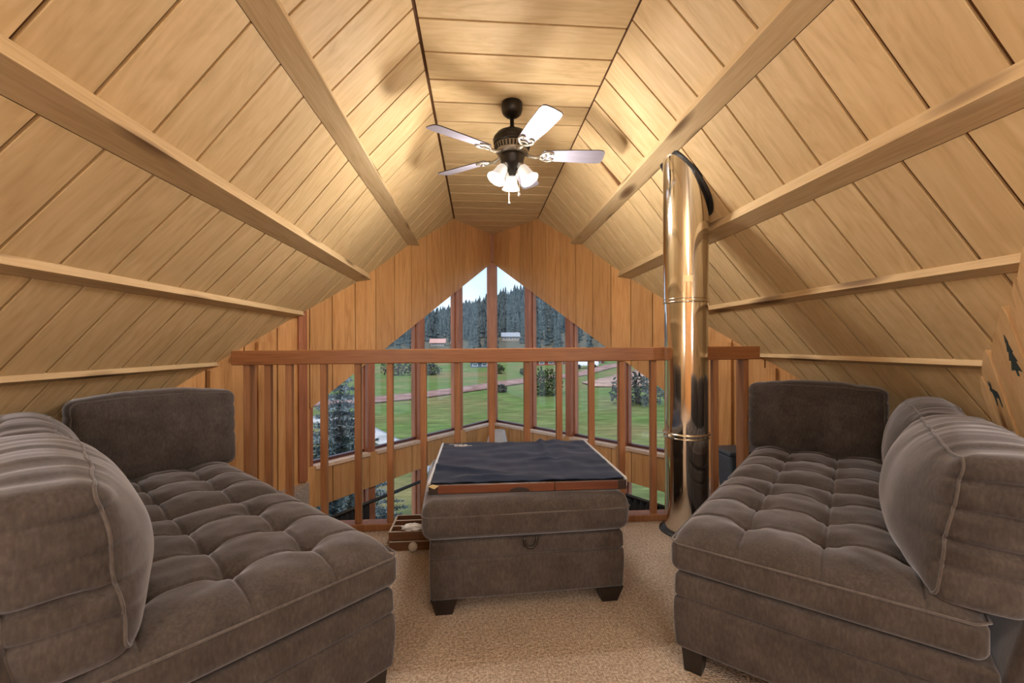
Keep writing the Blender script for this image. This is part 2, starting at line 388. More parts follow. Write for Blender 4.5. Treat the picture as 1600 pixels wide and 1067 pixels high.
# ------------------------------------------------------------------ prow walls, siding boards, windows
MULL = (0.0, .755, 1.51, 2.275, 2.985); S_END = 4.45
def w_top(s): return 2.345 - .583 * s
def w_sill(s): return .02 + .028 * s
BANDB = -.26; ZLOW = -2.45; LOWSILL = -1.9
for side, nm, s0, sw in (('L', 'wall_left', .138, .2615), ('R', 'wall_right', .130, .255)):
    sg = -1 if side == 'L' else 1
    def top(s): return ceil_z(XA + sg * s * CW) + .012
    cuts = [0.0]
    k = s0
    while k < S_END: cuts.append(k); k += sw
    cuts.append(S_END)
    brk = sorted({(abs(x - XA)) / CW for x, z in PROF[side]} | {2.985})
    wall = None; bvs = []; bfs = []; boards = []
    def poly(sa, sb, fz0, fz1):
        ss = [sa] + [b for b in brk if sa + .004 < b < sb - .004] + [sb]
        return [(s, fz0(s)) for s in ss] + [(s, fz1(s)) for s in reversed(ss)]
    regs = []
    for a, b in zip(cuts, cuts[1:]):
        if b <= MULL[4]: spans = [(a, b, 'w')]
        elif a >= MULL[4]: spans = [(a, b, 'f')]
        else: spans = [(a, MULL[4], 'w'), (MULL[4], b, 'f')]
        for sa, sb, kd in spans:
            if sb - sa < .01: continue
            if kd == 'w': regs += [(sa, sb, w_top, top), (sa, sb, lambda s: BANDB, w_sill), (sa, sb, lambda s: ZLOW, lambda s: LOWSILL)]
            else: regs += [(sa, sb, lambda s: ZLOW, top)]
    for sa, sb, f0, f1 in regs:
        pl = poly(sa, sb, f0, f1)
        v, f = prism([wp(side, s, z, .016) for s, z in pl], wp(side, 0, 0, .03) - wp(side, 0, 0, 0)); kk = len(bvs)
        bvs += v; bfs += [tuple(i + kk for i in q) for q in f]
    wall = struct(mk(nm, bvs, bfs, M['siding_dark']))
    for sa, sb, f0, f1 in regs:
        g = .005
        v, f = prism([wp(side, s, z, 0) for s, z in poly(sa + g, sb - g, f0, f1)], wp(side, 0, 0, .0155) - wp(side, 0, 0, 0))
        mk('board', v, f, M['siding'], wall)
# posts
tn = [0]
def trim(v, f, m, bev=.003):
    tn[0] += 1; o = struct(mk('trim_%d' % tn[0], v, f, m))
    if bev: bevel(o, bev, 1)
    return o
for side in 'LR':
    for k, s in enumerate(MULL):
        hw = .045
        if k == 0:
            if side == 'L':
                v, f = prism([(XA - .05, YA - .035, ZLOW), (XA + .05, YA - .035, ZLOW), (XA + .03, YA + .14, ZLOW), (XA - .03, YA + .14, ZLOW)], (0, 0, w_top(0) - ZLOW)); trim(v, f, M['mullion'])
                v, f = prism([(XA - .055, YA - .03, w_top(0) + .01), (XA + .055, YA - .03, w_top(0) + .01), (XA, YA + .03, w_top(0) + .01)], (0, 0, ZC - w_top(0) - .012)); trim(v, f, M['mullion'])
            continue
        d0, d1 = .002, .135
        zt = w_top(s) + .04 if k < 4 else w_top(s) + .02
        zt0, zt1 = w_top(s - hw) + .02, w_top(s + hw) + .02
        pl = [wp(side, s - hw, ZLOW, d0), wp(side, s + hw, ZLOW, d0), wp(side, s + hw, zt1, d0), wp(side, s - hw, zt0, d0)]
        off = wp(side, 0, 0, d1 - d0) - wp(side, 0, 0, 0)
        # the post stands behind the siding above the window head and flush with it in front of the band
        v, f = prism([wp(side, s - hw, LOWSILL, .017), wp(side, s + hw, LOWSILL, .017), wp(side, s + hw, zt1, .017), wp(side, s - hw, zt0, .017)], off)
        trim(v, f, M['mullion'])
        v, f = prism([wp(side, s - hw, BANDB, -.006), wp(side, s + hw, BANDB, -.006), wp(side, s + hw, w_sill(s), -.006), wp(side, s - hw, w_sill(s), -.006)], wp(side, 0, 0, .006) - wp(side, 0, 0, 0))
        trim(v, f, M['siding'], 0)
    # corner post where the windows end, with the darker framing beyond it
    v, f = prism([wp(side, 3.02, -.0, -.02), wp(side, 3.10, -.0, -.02), wp(side, 3.10, ceil_z(wp(side, 3.10, 0).x) , -.02), wp(side, 3.02, ceil_z(wp(side, 3.02, 0).x), -.02)], wp(side, 0, 0, .02) - wp(side, 0, 0, 0))
    trim(v, f, M['mullion'])
# windows: sash, pane, sill
wnum = 0
for side in 'LR':
    for row in (0, 1):
        for k in range(4):
            sa, sb = MULL[k] + (-.055 if k == 0 else .045), MULL[k + 1] - .045
            f0, f1 = (w_sill, w_top) if row == 0 else ((lambda s: LOWSILL), (lambda s: BANDB))
            wnum += 1
            c = wp(side, (sa + sb) / 2, f0((sa + sb) / 2), .09)
            quad = lambda a, b, z0, z1, d: [wp(side, a, z0(a), d), wp(side, b, z0(b), d), wp(side, b, z1(b), d), wp(side, a, z1(a), d)]
            dv = lambda t: wp(side, 0, 0, t) - wp(side, 0, 0, 0)
            p1 = prism(quad(sa, sb, f0, lambda s: f0(s) + .028, .075), dv(.045))
            p2 = prism(quad(sa, sa + .014, lambda s: f0(s) + .028, f1, .075), dv(.045))
            p3 = prism(quad(sb - .014, sb, lambda s: f0(s) + .028, f1, .075), dv(.045))
            v, f = join(p1, p2, p3)
            v, f = p1
            fr = struct(mk('window_%d' % wnum, v, f, M['sash'], base=c)); v, f = join(p2, p3); mk('stile', v, f, M['mullion'], fr)
            v, f = prism(quad(sa + .012, sb - .012, lambda s: f0(s) + .026, lambda s: f1(s) + .01, .096), dv(.005)); mk('pane', v, f, M['glass'], fr)
            if row == 0:
                v, f = prism(quad(sa, sb, lambda s: f0(s) - .03, lambda s: f0(s) + .001, -.012), dv(.09)); mk('sill', v, f, M['sill'], fr)
# ledge on the framing left of the windows, pale wood for its sunlit top
v, f = prism([wp('L', 3.12, 1.075, -.09), wp('L', 3.62, 1.075, -.09), wp('L', 3.62, 1.10, -.09), wp('L', 3.12, 1.10, -.09)], wp('L', 0, 0, .09) - wp('L', 0, 0, 0))
trim(v, f, M['sill'], 0)
# studs on the side walls beyond the railing
for side in 'LR':
    for s in (3.36, 3.70):
        v, f = prism([wp(side, s, 0, -.035), wp(side, s + .09, 0, -.035), wp(side, s + .09, ceil_z(wp(side, s + .1, 0).x) - .01, -.035), wp(side, s, ceil_z(wp(side, s + .1, 0).x) - .01, -.035)], wp(side, 0, 0, .034) - wp(side, 0, 0, 0))
        trim(v, f, M['siding'], 0)

# ------------------------------------------------------------------ floors, back wall, lower room
fx0, fx1 = PROF['L'][-1][0] + .05, PROF['R'][-1][0] - .05
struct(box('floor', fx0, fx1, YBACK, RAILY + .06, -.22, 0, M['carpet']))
def ledge(name, side):
    sg = -1 if side == 'L' else 1
    xi = XA + sg * (2.99 * CW); yi = YA - 2.99 * SW
    xo = XA + sg * ((YA - RAILY - .06) / MW)
    poly = [(xi, RAILY + .062, -.22), (xo, RAILY + .062, -.22), (xi, yi, -.22)]
    v, f = prism(poly, (0, 0, .20)); struct(mk(name, v, f, M['carpet']))
ledge('floor_ledge_left', 'L'); ledge('floor_ledge_right', 'R')
struct(box('wall_back', fx0 - .3, fx1 + .3, YBACK - .1, YBACK, -.2, ZC + .1, M['siding']))
v, f = prism([(-3.2, 1.2, ZLOW - .1), (3.8, 1.2, ZLOW - .1), (2.9, 2.6, ZLOW - .1), (XA, YA + .1, ZLOW - .1), (-2.4, 2.6, ZLOW - .1)], (0, 0, .1))
struct(mk('floor_lower', v, f, M['lowfloor']))
struct(box('wall_lower_back', -3.2, 3.8, 1.1, 1.2, ZLOW, -.22, M['siding']))
struct(box('wall_lower_left', -2.95, -2.85, 1.1, 2.6, ZLOW, -.22, M['siding']))
struct(box('wall_lower_right', 3.3, 3.4, 1.1, 2.6, ZLOW, -.22, M['siding']))

# ------------------------------------------------------------------ balustrade
bal = empty('balustrade', (.19, RAILY, 0), 'stained wooden loft railing with square balusters across the opening', 'railing')
RT = 1.128
v = boxv(-1.49, 1.865, RAILY - .045, RAILY + .045, RT - .088, RT)
v = [(x, yy, z + (x - .19) * .0045) for x, yy, z in v]
o = mk('top_rail', v, BOXF, M['rail'], bal); bevel(o, .006)
o = box('bottom_plate', -1.49, 1.865, RAILY - .045, RAILY + .045, 0, .042, M['baluster'], bal); bevel(o, .004, 1)
bx = [-1.165, -.957, -.750, -.553, -.345, -.131, .085, .312, .522, .735, .937, 1.149, 1.365, 1.572]
bx.insert(0, -1.29)
for x in bx:
    o = box('baluster', x - .019, x + .019, RAILY - .019, RAILY + .019, .042, RT - .085, M['baluster'], bal); bevel(o, .002, 1)
for x in (-1.412, 1.782):
    o = box('newel', x - .019, x + .019, RAILY - .02, RAILY + .07, 0, RT - .08, M['baluster'], bal); bevel(o, .003, 1)

# ------------------------------------------------------------------ flue pipe
PX, PY, PR = 1.283, 2.628, .128
flue = empty('stove_pipe', (PX, PY, 0), 'tall polished stainless steel flue pipe rising through the right slope', 'stove pipe')
def flue_section(name, r, z0, z1, cut=False, seg=64):
    prof = [(r, z0), (r, z0 + .01)] + [(r, z0 + (z1 - z0) * k / 8) for k in range(1, 9)]
    v, f = lathe(prof, (PX, PY, 0), seg)
    return mk(name, v, f, M['steel'], flue, smooth=True)
lo = flue_section('lower_section', PR, .012, 1.40)
up = flue_section('upper_section', PR + .004, 1.41, 2.30)
for o in (lo, up):
    o.modifiers.new('edge', 'EDGE_SPLIT').split_angle = R(50)
def ring(name, z, r, t, parent): 
    v, f = tube([(PX + r * math.cos(a), PY + r * math.sin(a), z) for a in [2 * math.pi * k / 48 for k in range(48)]], t, 8, True)
    return mk(name, v, f, M['steel_ring'], parent, smooth=True)
ring('seam_ring', 1.405, PR + .003, .005, flue); ring('seam_ring', 1.425, PR + .005, .003, flue)
ring('clamp_ring', .605, PR + .006, .006, flue); ring('clamp_ring', .582, PR + .004, .004, flue)
v, f = lathe([(PR - .01, 0), (PR + .035, 0), (PR + .032, .006), (PR + .004, .016), (PR - .01, .016)], (PX, PY, 0), 48); mk('floor_collar', v, f, M['black'], flue, smooth=True)
v, f = lathe([(.0001, 0), (.016, 0), (.020, .006), (.012, .03), (.0001, .034)], (0, 0, 0), 12, Matrix.Rotation(R(90), 4, 'Y') @ Matrix.Rotation(0, 4, 'Z'), False)
an = R(205); v = [Vector((PX + PR * math.cos(an), PY + PR * math.sin(an), .594)) + Matrix.Rotation(an, 3, 'Z') @ Vector(p) for p in v]; mk('clamp_bolt', v, f, M['pewter'], flue, smooth=True)
# brass rating tag
a0, a1 = R(238), R(262); pl = []
vs = []; fs = []
for i in range(7):
    a = a0 + (a1 - a0) * i / 6
    for rr in (PR + .005, PR + .007):
        for z in (1.52, 1.558): vs.append((PX + rr * math.cos(a), PY + rr * math.sin(a), z))
for i in range(6):
    b = i * 4; fs += [(b, b + 4, b + 5, b + 1), (b + 2, b + 6, b + 7, b + 3), (b + 1, b + 5, b + 7, b + 3), (b, b + 4, b + 6, b + 2)]
fs += [(0, 1, 3, 2), (24, 25, 27, 26)]
mk('rating_tag', vs, fs, M['brass'], flue)
# black collar where the flue meets the slope
def slope_pt(x, y, d): 
    return Vector((x, y, ceil_z(x) - d))
vs = []; fs = []; n = 48
for k in range(n):
    a = 2 * math.pi * k / n
    for rr, d in ((PR - .004, .012), (PR + .030, .012), (PR + .030, -.01), (PR - .004, -.01)):
        vs.append(slope_pt(PX + rr * math.cos(a), PY + rr * math.sin(a), d))
for k in range(n):
    for j in range(4): fs.append((k * 4 + j, ((k + 1) % n) * 4 + j, ((k + 1) % n) * 4 + (j + 1) % 4, k * 4 + (j + 1) % 4))
mk('ceiling_collar', vs, fs, M['black'], flue)

# ------------------------------------------------------------------ ceiling fan
FX, FY = .23, 2.90
fan = empty('ceiling_fan', (FX, FY, ZC), 'dark bronze ceiling fan with five pale blades and three lit bell shades', 'ceiling fan')
v, f = lathe([(.0, 0), (.068, 0), (.070, -.008), (.070, -.045), (.062, -.07), (.042, -.088), (.024, -.095), (.0, -.097)], (FX, FY, ZC), 40, None, False); mk('canopy', v, f, M['bronze'], fan, True)
v, f = lathe([(.014, -.09), (.014, -.15), (.026, -.165), (.03, -.18)], (FX, FY, ZC), 20); mk('downrod', v, f, M['bronze'], fan, True)
zb = ZC
v, f = lathe([(.02, -.17), (.055, -.185), (.10, -.205), (.122, -.232), (.127, -.25), (.120, -.262), (.124, -.268), (.122, -.276), (.112, -.281)], (FX, FY, zb), 56); mo = mk('motor_housing', v, f, M['bronze'], fan, True)
v, f = lathe([(.112, -.281), (.116, -.286), (.104, -.318), (.108, -.324), (.098, -.336), (.075, -.345)], (FX, FY, zb), 56); mk('fluted_band', v, f, M['pewter'], fan, True)
fl = []
for k in range(30):
    a = 2 * math.pi * k / 30; c0 = Vector((math.cos(a), math.sin(a), 0))
    fl.append(tube([Vector((FX, FY, zb - .288)) + c0 * .115, Vector((FX, FY, zb - .303)) + c0 * .110, Vector((FX, FY, zb - .317)) + c0 * .105], .006, 6))
v, f = join(*fl); mk('flutes', v, f, M['bronze'], mo, True)
v, f = lathe([(.07, -.34), (.082, -.352), (.082, -.362), (.078, -.372), (.074, -.40), (.060, -.425), (.035, -.44), (.026, -.46), (.022, -.475), (.0, -.478)], (FX, FY, zb), 40, None, False); mk('switch_housing', v, f, M['bronze'], fan, True)
M['blade'] = wood('whitewashed_blade', (.20, .18, .225), (.24, .22, .265), (.29, .265, .31), 'x', 1, .35, .03, .6, .05, .5)
M['bladetop'] = plain('blade_edge', (.03, .02, .016), .5)
ZB = 2.405
for k in range(5):
    a = R(-1 + 72 * k); rot = Matrix.Rotation(a, 4, 'Z') 
    base = Vector((FX, FY, ZB)); tilt = Matrix.Rotation(R(-13), 4, 'X')
    outl = [(.20, -.040), (.215, -.050), (.40, -.062), (.57, -.068), (.60, -.062), (.612, -.045), (.615, 0), (.612, .045), (.60, .062), (.57, .068), (.40, .062), (.215, .050), (.20, .040)]
    mt = Matrix.Translation(base) @ rot @ tilt
    v, f = prism([mt @ Vector((x, yy, 0)) for x, yy in outl], (mt.to_3x3() @ Vector((0, 0, .006))))
    bl = mk('blade', v, f, M['blade'], fan)
    bl.data.materials.append(M['bladetop'])
    for p in bl.data.polygons:
        if len(p.vertices) == 4 or p.normal.z > .2: p.material_index = 1
    # scrolled blade iron
    pts = []
    arm = tube([mt @ Vector(p) for p in ((.075, 0, .02), (.11, 0, .0), (.15, 0, -.012), (.185, 0, -.008))], .011, 8, False, [.012, .011, .012, .010])
    sc = []
    for s in (-1, 1):
        cur = [(.18, 0), (.20, .028 * s), (.235, .047 * s), (.265, .040 * s), (.272, .024 * s), (.258, .016 * s), (.248, .024 * s)]
        sc.append(tube([mt @ Vector((x, yy, -.006)) for x, yy in cur], .007, 8, False, [.010, .009, .008, .007, .006, .006, .007]))
    sc.append(tube([mt @ Vector((x, yy, -.005)) for x, yy in ((.205, -.03), (.222, -.012), (.226, 0), (.222, .012), (.205, .03))], .006, 8))
    v, f = join(arm, *sc); mk('blade_iron', v, f, M['pewter'], bl, True)
# three lit shades
for k in range(3):
    a = R(200 + 120 * k + 10); dirv = Vector((math.cos(a), math.sin(a), 0))
    top = Vector((FX, FY, ZC - .425)) + dirv * .062
    ax = (dirv * .62 + Vector((0, 0, -1))).normalized()
    arm = tube([Vector((FX, FY, ZC - .41)) + dirv * .04, top - Vector((0, 0, -.012)), top + ax * .02], .011, 8)
    fit = mk('lamp_arm', *arm, M['pewter'], fan, True)
    q = Vector((0, 0, 1)).rotation_difference(ax).to_matrix().to_4x4()
    prof = [(.020, .010), (.030, .016), (.037, .035), (.040, .060), (.044, .085), (.052, .105), (.062, .122), (.060, .122), (.050, .105), (.042, .085), (.037, .060), (.034, .035), (.027, .02)]
    v, f = lathe(prof, top, 32, q, False)
    sh = mk('glass_shade', v, f, M['shade'], fan, True)
    v, f = lathe([(.001, .03), (.014, .04), (.022, .06), (.024, .075), (.018, .09), (.001, .097)], top, 16, q, False); mk('bulb', v, f, M['bulb'], sh, True)
    ld = bpy.data.lights.new('fan_bulb', 'POINT'); ld.energy = FAN_W; ld.color = (1.0, .945, .86); ld.shadow_soft_size = .06
    lo_ = bpy.data.objects.new('fan_bulb', ld); C.objects.link(lo_); lo_.location = top + ax * .165
# pull chains
for dx, dy, zz in ((-.02, .02, 2.10), (.05, .04, 2.17)):
    v, f = tube([(FX + dx, FY + dy, ZC - .46), (FX + dx, FY + dy, zz)], .0012, 6); ch = mk('pull_chain', v, f, M['pewter'], fan)
    v, f = lathe([(.001, .012), (.004, .008), (.008, -.006), (.008, -.014), (.001, -.020)], (FX + dx, FY + dy, zz), 12, None, False); mk('pull_knob', v, f, M['bronze'], ch, True)

# added flush dome lamps, unseen behind the camera, to brighten ceiling and sofas
for yy, lb in ((-.55, 'added unseen flush dome lamp on the ceiling strip nearer the fan'), (-1.8, 'added unseen flush dome lamp on the ceiling strip by the back wall')):
    dl = empty('added_dome_lamp', (.23, yy, ZC), lb, 'added ceiling lamp')
    v, f = lathe([(.0, 0), (.16, 0), (.165, -.02), (.15, -.028), (.0, -.028)], (.23, yy, ZC), 40, None, False); mk('lamp_base', v, f, M['bronze'], dl, True)
    v, f = lathe([(.145, -.026), (.14, -.05), (.11, -.085), (.06, -.105), (.001, -.11)], (.23, yy, ZC), 40, None, False); mk('lamp_glass', v, f, M['shade'], dl, True)
    ld = bpy.data.lights.new('added_dome_bulb', 'POINT'); ld.energy = ADDED_DOME_W; ld.color = (1.0, .945, .86); ld.shadow_soft_size = .14
    lo_ = bpy.data.objects.new('added_dome_bulb', ld); C.objects.link(lo_); lo_.location = (.23, yy, ZC - .28)

# added globe floor lamps out of view, left and right, as extra room light
for xx, lb in ((-1.15, 'added unseen floor lamp with lit globe on the left behind the camera'), (1.62, 'added unseen floor lamp with lit globe on the right behind the camera')):
    yy = -1.0; t = empty('added_floor_lamp', (xx, yy, 0), lb, 'floor lamp', 'added globe floor lamps')
    v, f = lathe([(.0, 0), (.14, 0), (.14, .018), (.03, .03), (.0, .03)], (xx, yy, 0), 32, None, False); mk('lamp_base', v, f, M['bronze'], t, True)
    v, f = tube([(xx, yy, .02), (xx, yy, 1.20)], .012, 10); mk('pole', v, f, M['bronze'], t, True)
    v, f = lathe([(.001, 1.19), (.05, 1.195), (.05, 1.21)] + [(.11 * math.sin(R(155 - 15 * k)), 1.30 - .11 * math.cos(R(155 - 15 * k)) * -1) for k in range(10)] + [(.001, 1.41)], (xx, yy, 0), 28, None, False)
    gl = mk('globe', v, f, M['globe'], t, True)
    ld = bpy.data.lights.new('added_globe_bulb', 'POINT'); ld.energy = ADDED_LAMP_W; ld.color = (1.0, .945, .86); ld.shadow_soft_size = .13
    lo_ = bpy.data.objects.new('added_globe_bulb', ld); C.objects.link(lo_); lo_.location = (xx, yy, 1.30)

# ------------------------------------------------------------------ sofas
def frame_left(u, v, z): s = math.sqrt(.5); return Vector((-.261 - s * u - s * v, 1.488 + s * u - s * v, z))
def frame_right(u, v, z):
    c, s = math.cos(R(47.6)), math.sin(R(47.6)); return Vector((.67 + c * u + s * v, 1.507 + s * u - c * v, z))
WM = .895
def add_r(name, F, u0, u1, v0, v1, z0, z1, r, n, m, parent, fn=None, ne=4):
    hu, hv, hz = (u1 - u0) / 2, (v1 - v0) / 2, (z1 - z0) / 2; c = Vector(((u0 + u1) / 2, (v0 + v1) / 2, (z0 + z1) / 2))
    vs, fs = rbox(hu, hv, hz, r, *n, ne=ne)
    out = []
    for p in vs:
        q = Vector((p.x / hu, p.y / hv, p.z / hz))
        d = fn(p, q, c) if fn else Vector((0, 0, 0))
        w = c + p + d; out.append(F(w.x, w.y, w.z))
    return mk(name, out, fs, m, parent, True)
def nz(x, y, z=0): return noise.noise(Vector((x, y, z)))
def seat_cushion(F, u0, u1, v1, parent, seed):
    tu = [u0 + .222, u0 + .447, u0 + .672]; tv = [.215, .44, .665]
    def fn(p, q, c):
        u, v = c.x + p.x, c.y + p.y
        if q.z > .2:
            e = min(1, (1 - abs(q.x)) * 7) * min(1, (1 - abs(q.y)) * 7)
            ed = min(1, (1 - abs(q.x)) * 30 + .25) * min(1, (1 - abs(q.y)) * 30 + .25)
            du = min(abs(u - t) for t in tu); dv_ = min(abs(v - t) for t in tv)
            eu = (1 - abs(q.x)) * (u1 - u0) / 2; ev = (1 - abs(q.y)) * v1 / 2
            crown = .042 - .040 * math.exp(-(eu / .05) ** 1.5) - .040 * math.exp(-(ev / .05) ** 1.5); crown = max(crown, -.012)
            g = math.exp(-(du / .006) ** 2) * .011 + math.exp(-(dv_ / .006) ** 2) * .011
            soft = math.exp(-(du / .05) ** 2) * .007 + math.exp(-(dv_ / .05) ** 2) * .009
            btn = math.exp(-((du ** 2 + dv_ ** 2) / .042 ** 2)) * .028
            wr = nz(u * 14 + seed, v * 14) * .004
            dz = crown - (g * ed + soft * e + btn * e) + wr * e
            return Vector((0, 0, dz * min(1, (q.z - .2) * 2)))
        return Vector((0, 0, 0))
    o = add_r('seat_cushion', F, u0, u1, 0, v1, .352, .47, .032, (150, 132, 3), M['fabric'], parent, fn)
    pts = []
    # seam around the front and near side, just below the crown
    zz = .452; e = .0015
    loop = [(u0 + .03, -e), (u1 - .03, -e), (u1 + e, .03), (u1 + e, v1 - .03), (u1 - .03, v1 + e), (u0 + .03, v1 + e), (u0 - e, v1 - .03), (u0 - e, .03)]
    v, f = tube([F(a, b, zz) for a, b in loop], .0035, 6, True); mk('piping', v, f, M['piping'], o, True)
    return o
def base_box(F, u0, u1, v0, v1, parent):
    def fn(p, q, c):
        z = c.z + p.z; g = math.exp(-((z - .262) / .006) ** 2) * .012
        n = Vector((q.x if abs(q.x) > .97 else 0, q.y if abs(q.y) > .97 else 0, 0))
        bul = .006 * max(0, 1 - q.z ** 2)
        w = nz(p.x * 5 + p.y * 4, p.z * 9, u0) * .004
        return n * (bul - g + w)
    return add_r('base', F, u0, u1, v0, v1, .082, .345, .018, (20, 20, 44), M['fabric'], parent, fn)
def back_frame(F, u0, u1, v0, v1, zt, parent, lean_axis='v', lean=.10):
    def fn(p, q, c):
        k = (c.z + p.z - .3); k = max(0, k)
        d = Vector((0, lean * k / .45, 0)) if lean_axis == 'v' else Vector((lean * k / .45, 0, 0))
        d += Vector((0, 0, 0))
        return d
    return add_r('back_frame', F, u0, u1, v0, v1, .082, zt, .035, (14, 8, 14), M['fabric'], parent, fn)
def pillow(F, u0, u1, v0, v1, z0, z1, parent, seed, axis='v', lean=.06, amp=1.0, bulge=.10):
    """boxed back cushion, thin along `axis`; crumpled on its borders"""
    hu, hv, hz = (u1 - u0) / 2, (v1 - v0) / 2, (z1 - z0) / 2; c = Vector(((u0 + u1) / 2, (v0 + v1) / 2, (z0 + z1) / 2)); r = .04
    def fn(p, q, cc):
        if axis == 'v': th, le, ht = q.y, q.x, q.z
        else: th, le, ht = q.x, q.y, q.z
        b = bulge * max(0, 1 - abs(le) ** 2.6) ** .8 * max(0, 1 - abs(ht * .92 + .06) ** 2.4) ** .8 * (1 if th < 0 else .4)
        tdir = math.copysign(min(1, abs(th) * 1.4), th)
        lp = (p.x if axis == 'v' else p.y)
        # border creases run across the thickness
        edge_l = max(0, abs(le) - .72) / .28; edge_h = max(0, abs(ht) - .55) / .45
        tp = p.y if axis == 'v' else p.x
        zw = p.z + .012 * nz(tp * 9 + seed, p.z * 4, 3) + .25 * tp * nz(seed, p.z * 2.5)
        cr1 = sum(a_ * math.exp(-((zw - z_) / w_) ** 2) * (.35 + .65 * max(0, nz(tp * 7 + z_ * 50, seed) + .5)) for z_, w_, a_ in ((.135, .011, .020), (.05, .008, .012), (-.035, .010, .022), (-.10, .007, .009)))
        cr1 += nz(zw * 22 + seed * 2, tp * 3) * .005 - .004
        lw_ = lp + .02 * nz(tp * 6, lp * 5, seed) + .3 * tp * nz(lp * 3, seed)
        cr2 = max(0, nz(lw_ * 13 + seed * 3, tp * 3, seed) + .05) * .016 * (.4 + max(0, nz(lp * 5, seed * 2) + .4)) + nz(lw_ * 45, seed) * .003
        d = Vector((0, 0, 0)); sl = math.copysign(1, le)
        out_l = -(cr1 * edge_l) * amp * 1.2 + .012 * edge_l * (1 - th * th)
        out_h = -(cr2 * edge_h) * amp * (1 if ht > 0 else .2) + .022 * edge_h * (1 - th * th) * max(0, 1 - le * le)
        big = nz(p.x * 6 + seed, p.y * 6, p.z * 6) * .010 * amp
        sag = -.018 * max(0, abs(le) - .4) * (1 if ht > 0 else 0) * max(0, ht)
        dl = sl * out_l; dh = math.copysign(1, ht) * out_h + sag
        dt = tdir * (b + big) + lean * (ht + 1) * .5
        # creases reaching onto the face near the borders
        fc = nz(p.z * 10 + seed, lp * 3) * .010 * edge_l + nz(lp * 11 + seed, p.z * 3) * .008 * edge_h
        dt += tdir * fc * amp
        return Vector((dl, dt, dh)) if axis == 'v' else Vector((dt, dl, dh))
    o = add_r('back_cushion', F, u0, u1, v0, v1, z0, z1, r, (64, 12, 44) if axis == 'v' else (12, 64, 44), M['fabric'], parent, fn)
    # piping along the front and rear borders
    for sgn in (-1, 1):
        loop = []
        L2, Z2 = (hu if axis == 'v' else hv), hz; T2 = (hv if axis == 'v' else hu); k = .0117
        per = []
        n1 = 40
        for i in range(n1): per.append((-L2 + r + (2 * L2 - 2 * r) * i / n1, Z2 - k))
        for i in range(8): a = R(90 - 90 * i / 8); per.append((L2 - r + (r - k) * math.cos(a), Z2 - r + (r - k) * math.sin(a)))
        for i in range(30): per.append((L2 - k, Z2 - r - (2 * Z2 - 2 * r) * i / 30))
        for i in range(8): a = R(-90 * i / 8); per.append((L2 - r + (r - k) * math.cos(a), -Z2 + r + (r - k) * math.sin(a)))
        for i in range(n1): per.append((L2 - r - (2 * L2 - 2 * r) * i / n1, -Z2 + k))
        for i in range(8): a = R(-90 - 90 * i / 8); per.append((-L2 + r + (r - k) * math.cos(a), -Z2 + r + (r - k) * math.sin(a)))
        for i in range(30): per.append((-L2 + k, -Z2 + r + (2 * Z2 - 2 * r) * i / 30))
        for i in range(8): a = R(180 - 90 * i / 8); per.append((-L2 + r + (r - k) * math.cos(a), Z2 - r + (r - k) * math.sin(a)))
        for l, z in per:
            p = Vector((l, sgn * (T2 - k), z)) if axis == 'v' else Vector((sgn * (T2 - k), l, z))
            q = Vector((p.x / hu, p.y / hv, p.z / hz)); w = c + p + fn(p, q, c); loop.append(F(w.x, w.y, w.z))
        v, f = tube(loop, .0042, 6, True); mk('piping', v, f, M['piping'], o, True)
    return o
def leg(F, u, v, parent, w=.07):
    vs = [F(u + a, v + b, z) for z, k in ((0, .8), (.085, 1)) for a, b in ((-w * k / 2, -w * k / 2), (w * k / 2, -w * k / 2), (w * k / 2, w * k / 2), (-w * k / 2, w * k / 2))]
    mk('leg', vs, BOXF, M['blackwood'], parent)
for F, side, bz in ((frame_left, 'left', .52), (frame_right, 'right', .66)):
    nm = {'left': 'left-hand', 'right': 'right-hand'}[side]
    # near armless unit
    c = F(WM / 2, .45, 0)
    t = empty('armless_sofa_unit', c, {'left': 'taupe tufted armless sofa unit nearest the camera at left', 'right': 'taupe tufted armless sofa unit nearest the camera at right, beside the flue'}[side], 'sofa', 'tufted sectional sofa units')
    base_box(F, .012, WM - .006, .015, .80, t)
    seat_cushion(F, 0, WM - .002, .785, t, 3.1 if side == 'left' else 9.2)
    back_frame(F, 0, WM - .004, .80, .95, .72 if side == 'right' else .70, t)
    pillow(F, .015, WM - .012, .685, .86, .475, .875, t, 4.7 if side == 'left' else 8.3, 'v', .05, 1.0, .11)
    for u in (.06, WM - .06):
        for v_ in (.07, .88): leg(F, u, v_, t)
    # far corner unit
    c = F(WM * 1.5, .45, 0)
    t = empty('corner_sofa_unit', c, {'left': 'taupe tufted corner sofa unit against left slope by the railing', 'right': 'taupe tufted corner sofa unit against right slope behind the flue'}[side], 'sofa', 'tufted sectional sofa units')
    base_box(F, WM + .006, 1.80, .015, .80, t)
    seat_cushion(F, WM + .002, 1.80, .785, t, 5.5 if side == 'left' else 1.4)
    back_frame(F, WM + .004, 1.88, .80, .92, bz, t, 'v', .03)
    back_frame(F, 1.80, 1.88, 0, .795, .60, t, 'u', .03)
    pillow(F, WM + .06, 1.66, .70, .85, .475, .865, t, 2.2 if side == 'left' else 6.1, 'v', .04, .9, .09)
    pillow(F, 1.64, 1.81, -.025, .66, .475, .90, t, 7.7 if side == 'left' else 3.9, 'u', .02, .4, .06)
    for u in (WM + .06, 1.80):
        for v_ in (.07, .85): leg(F, u, v_, t)

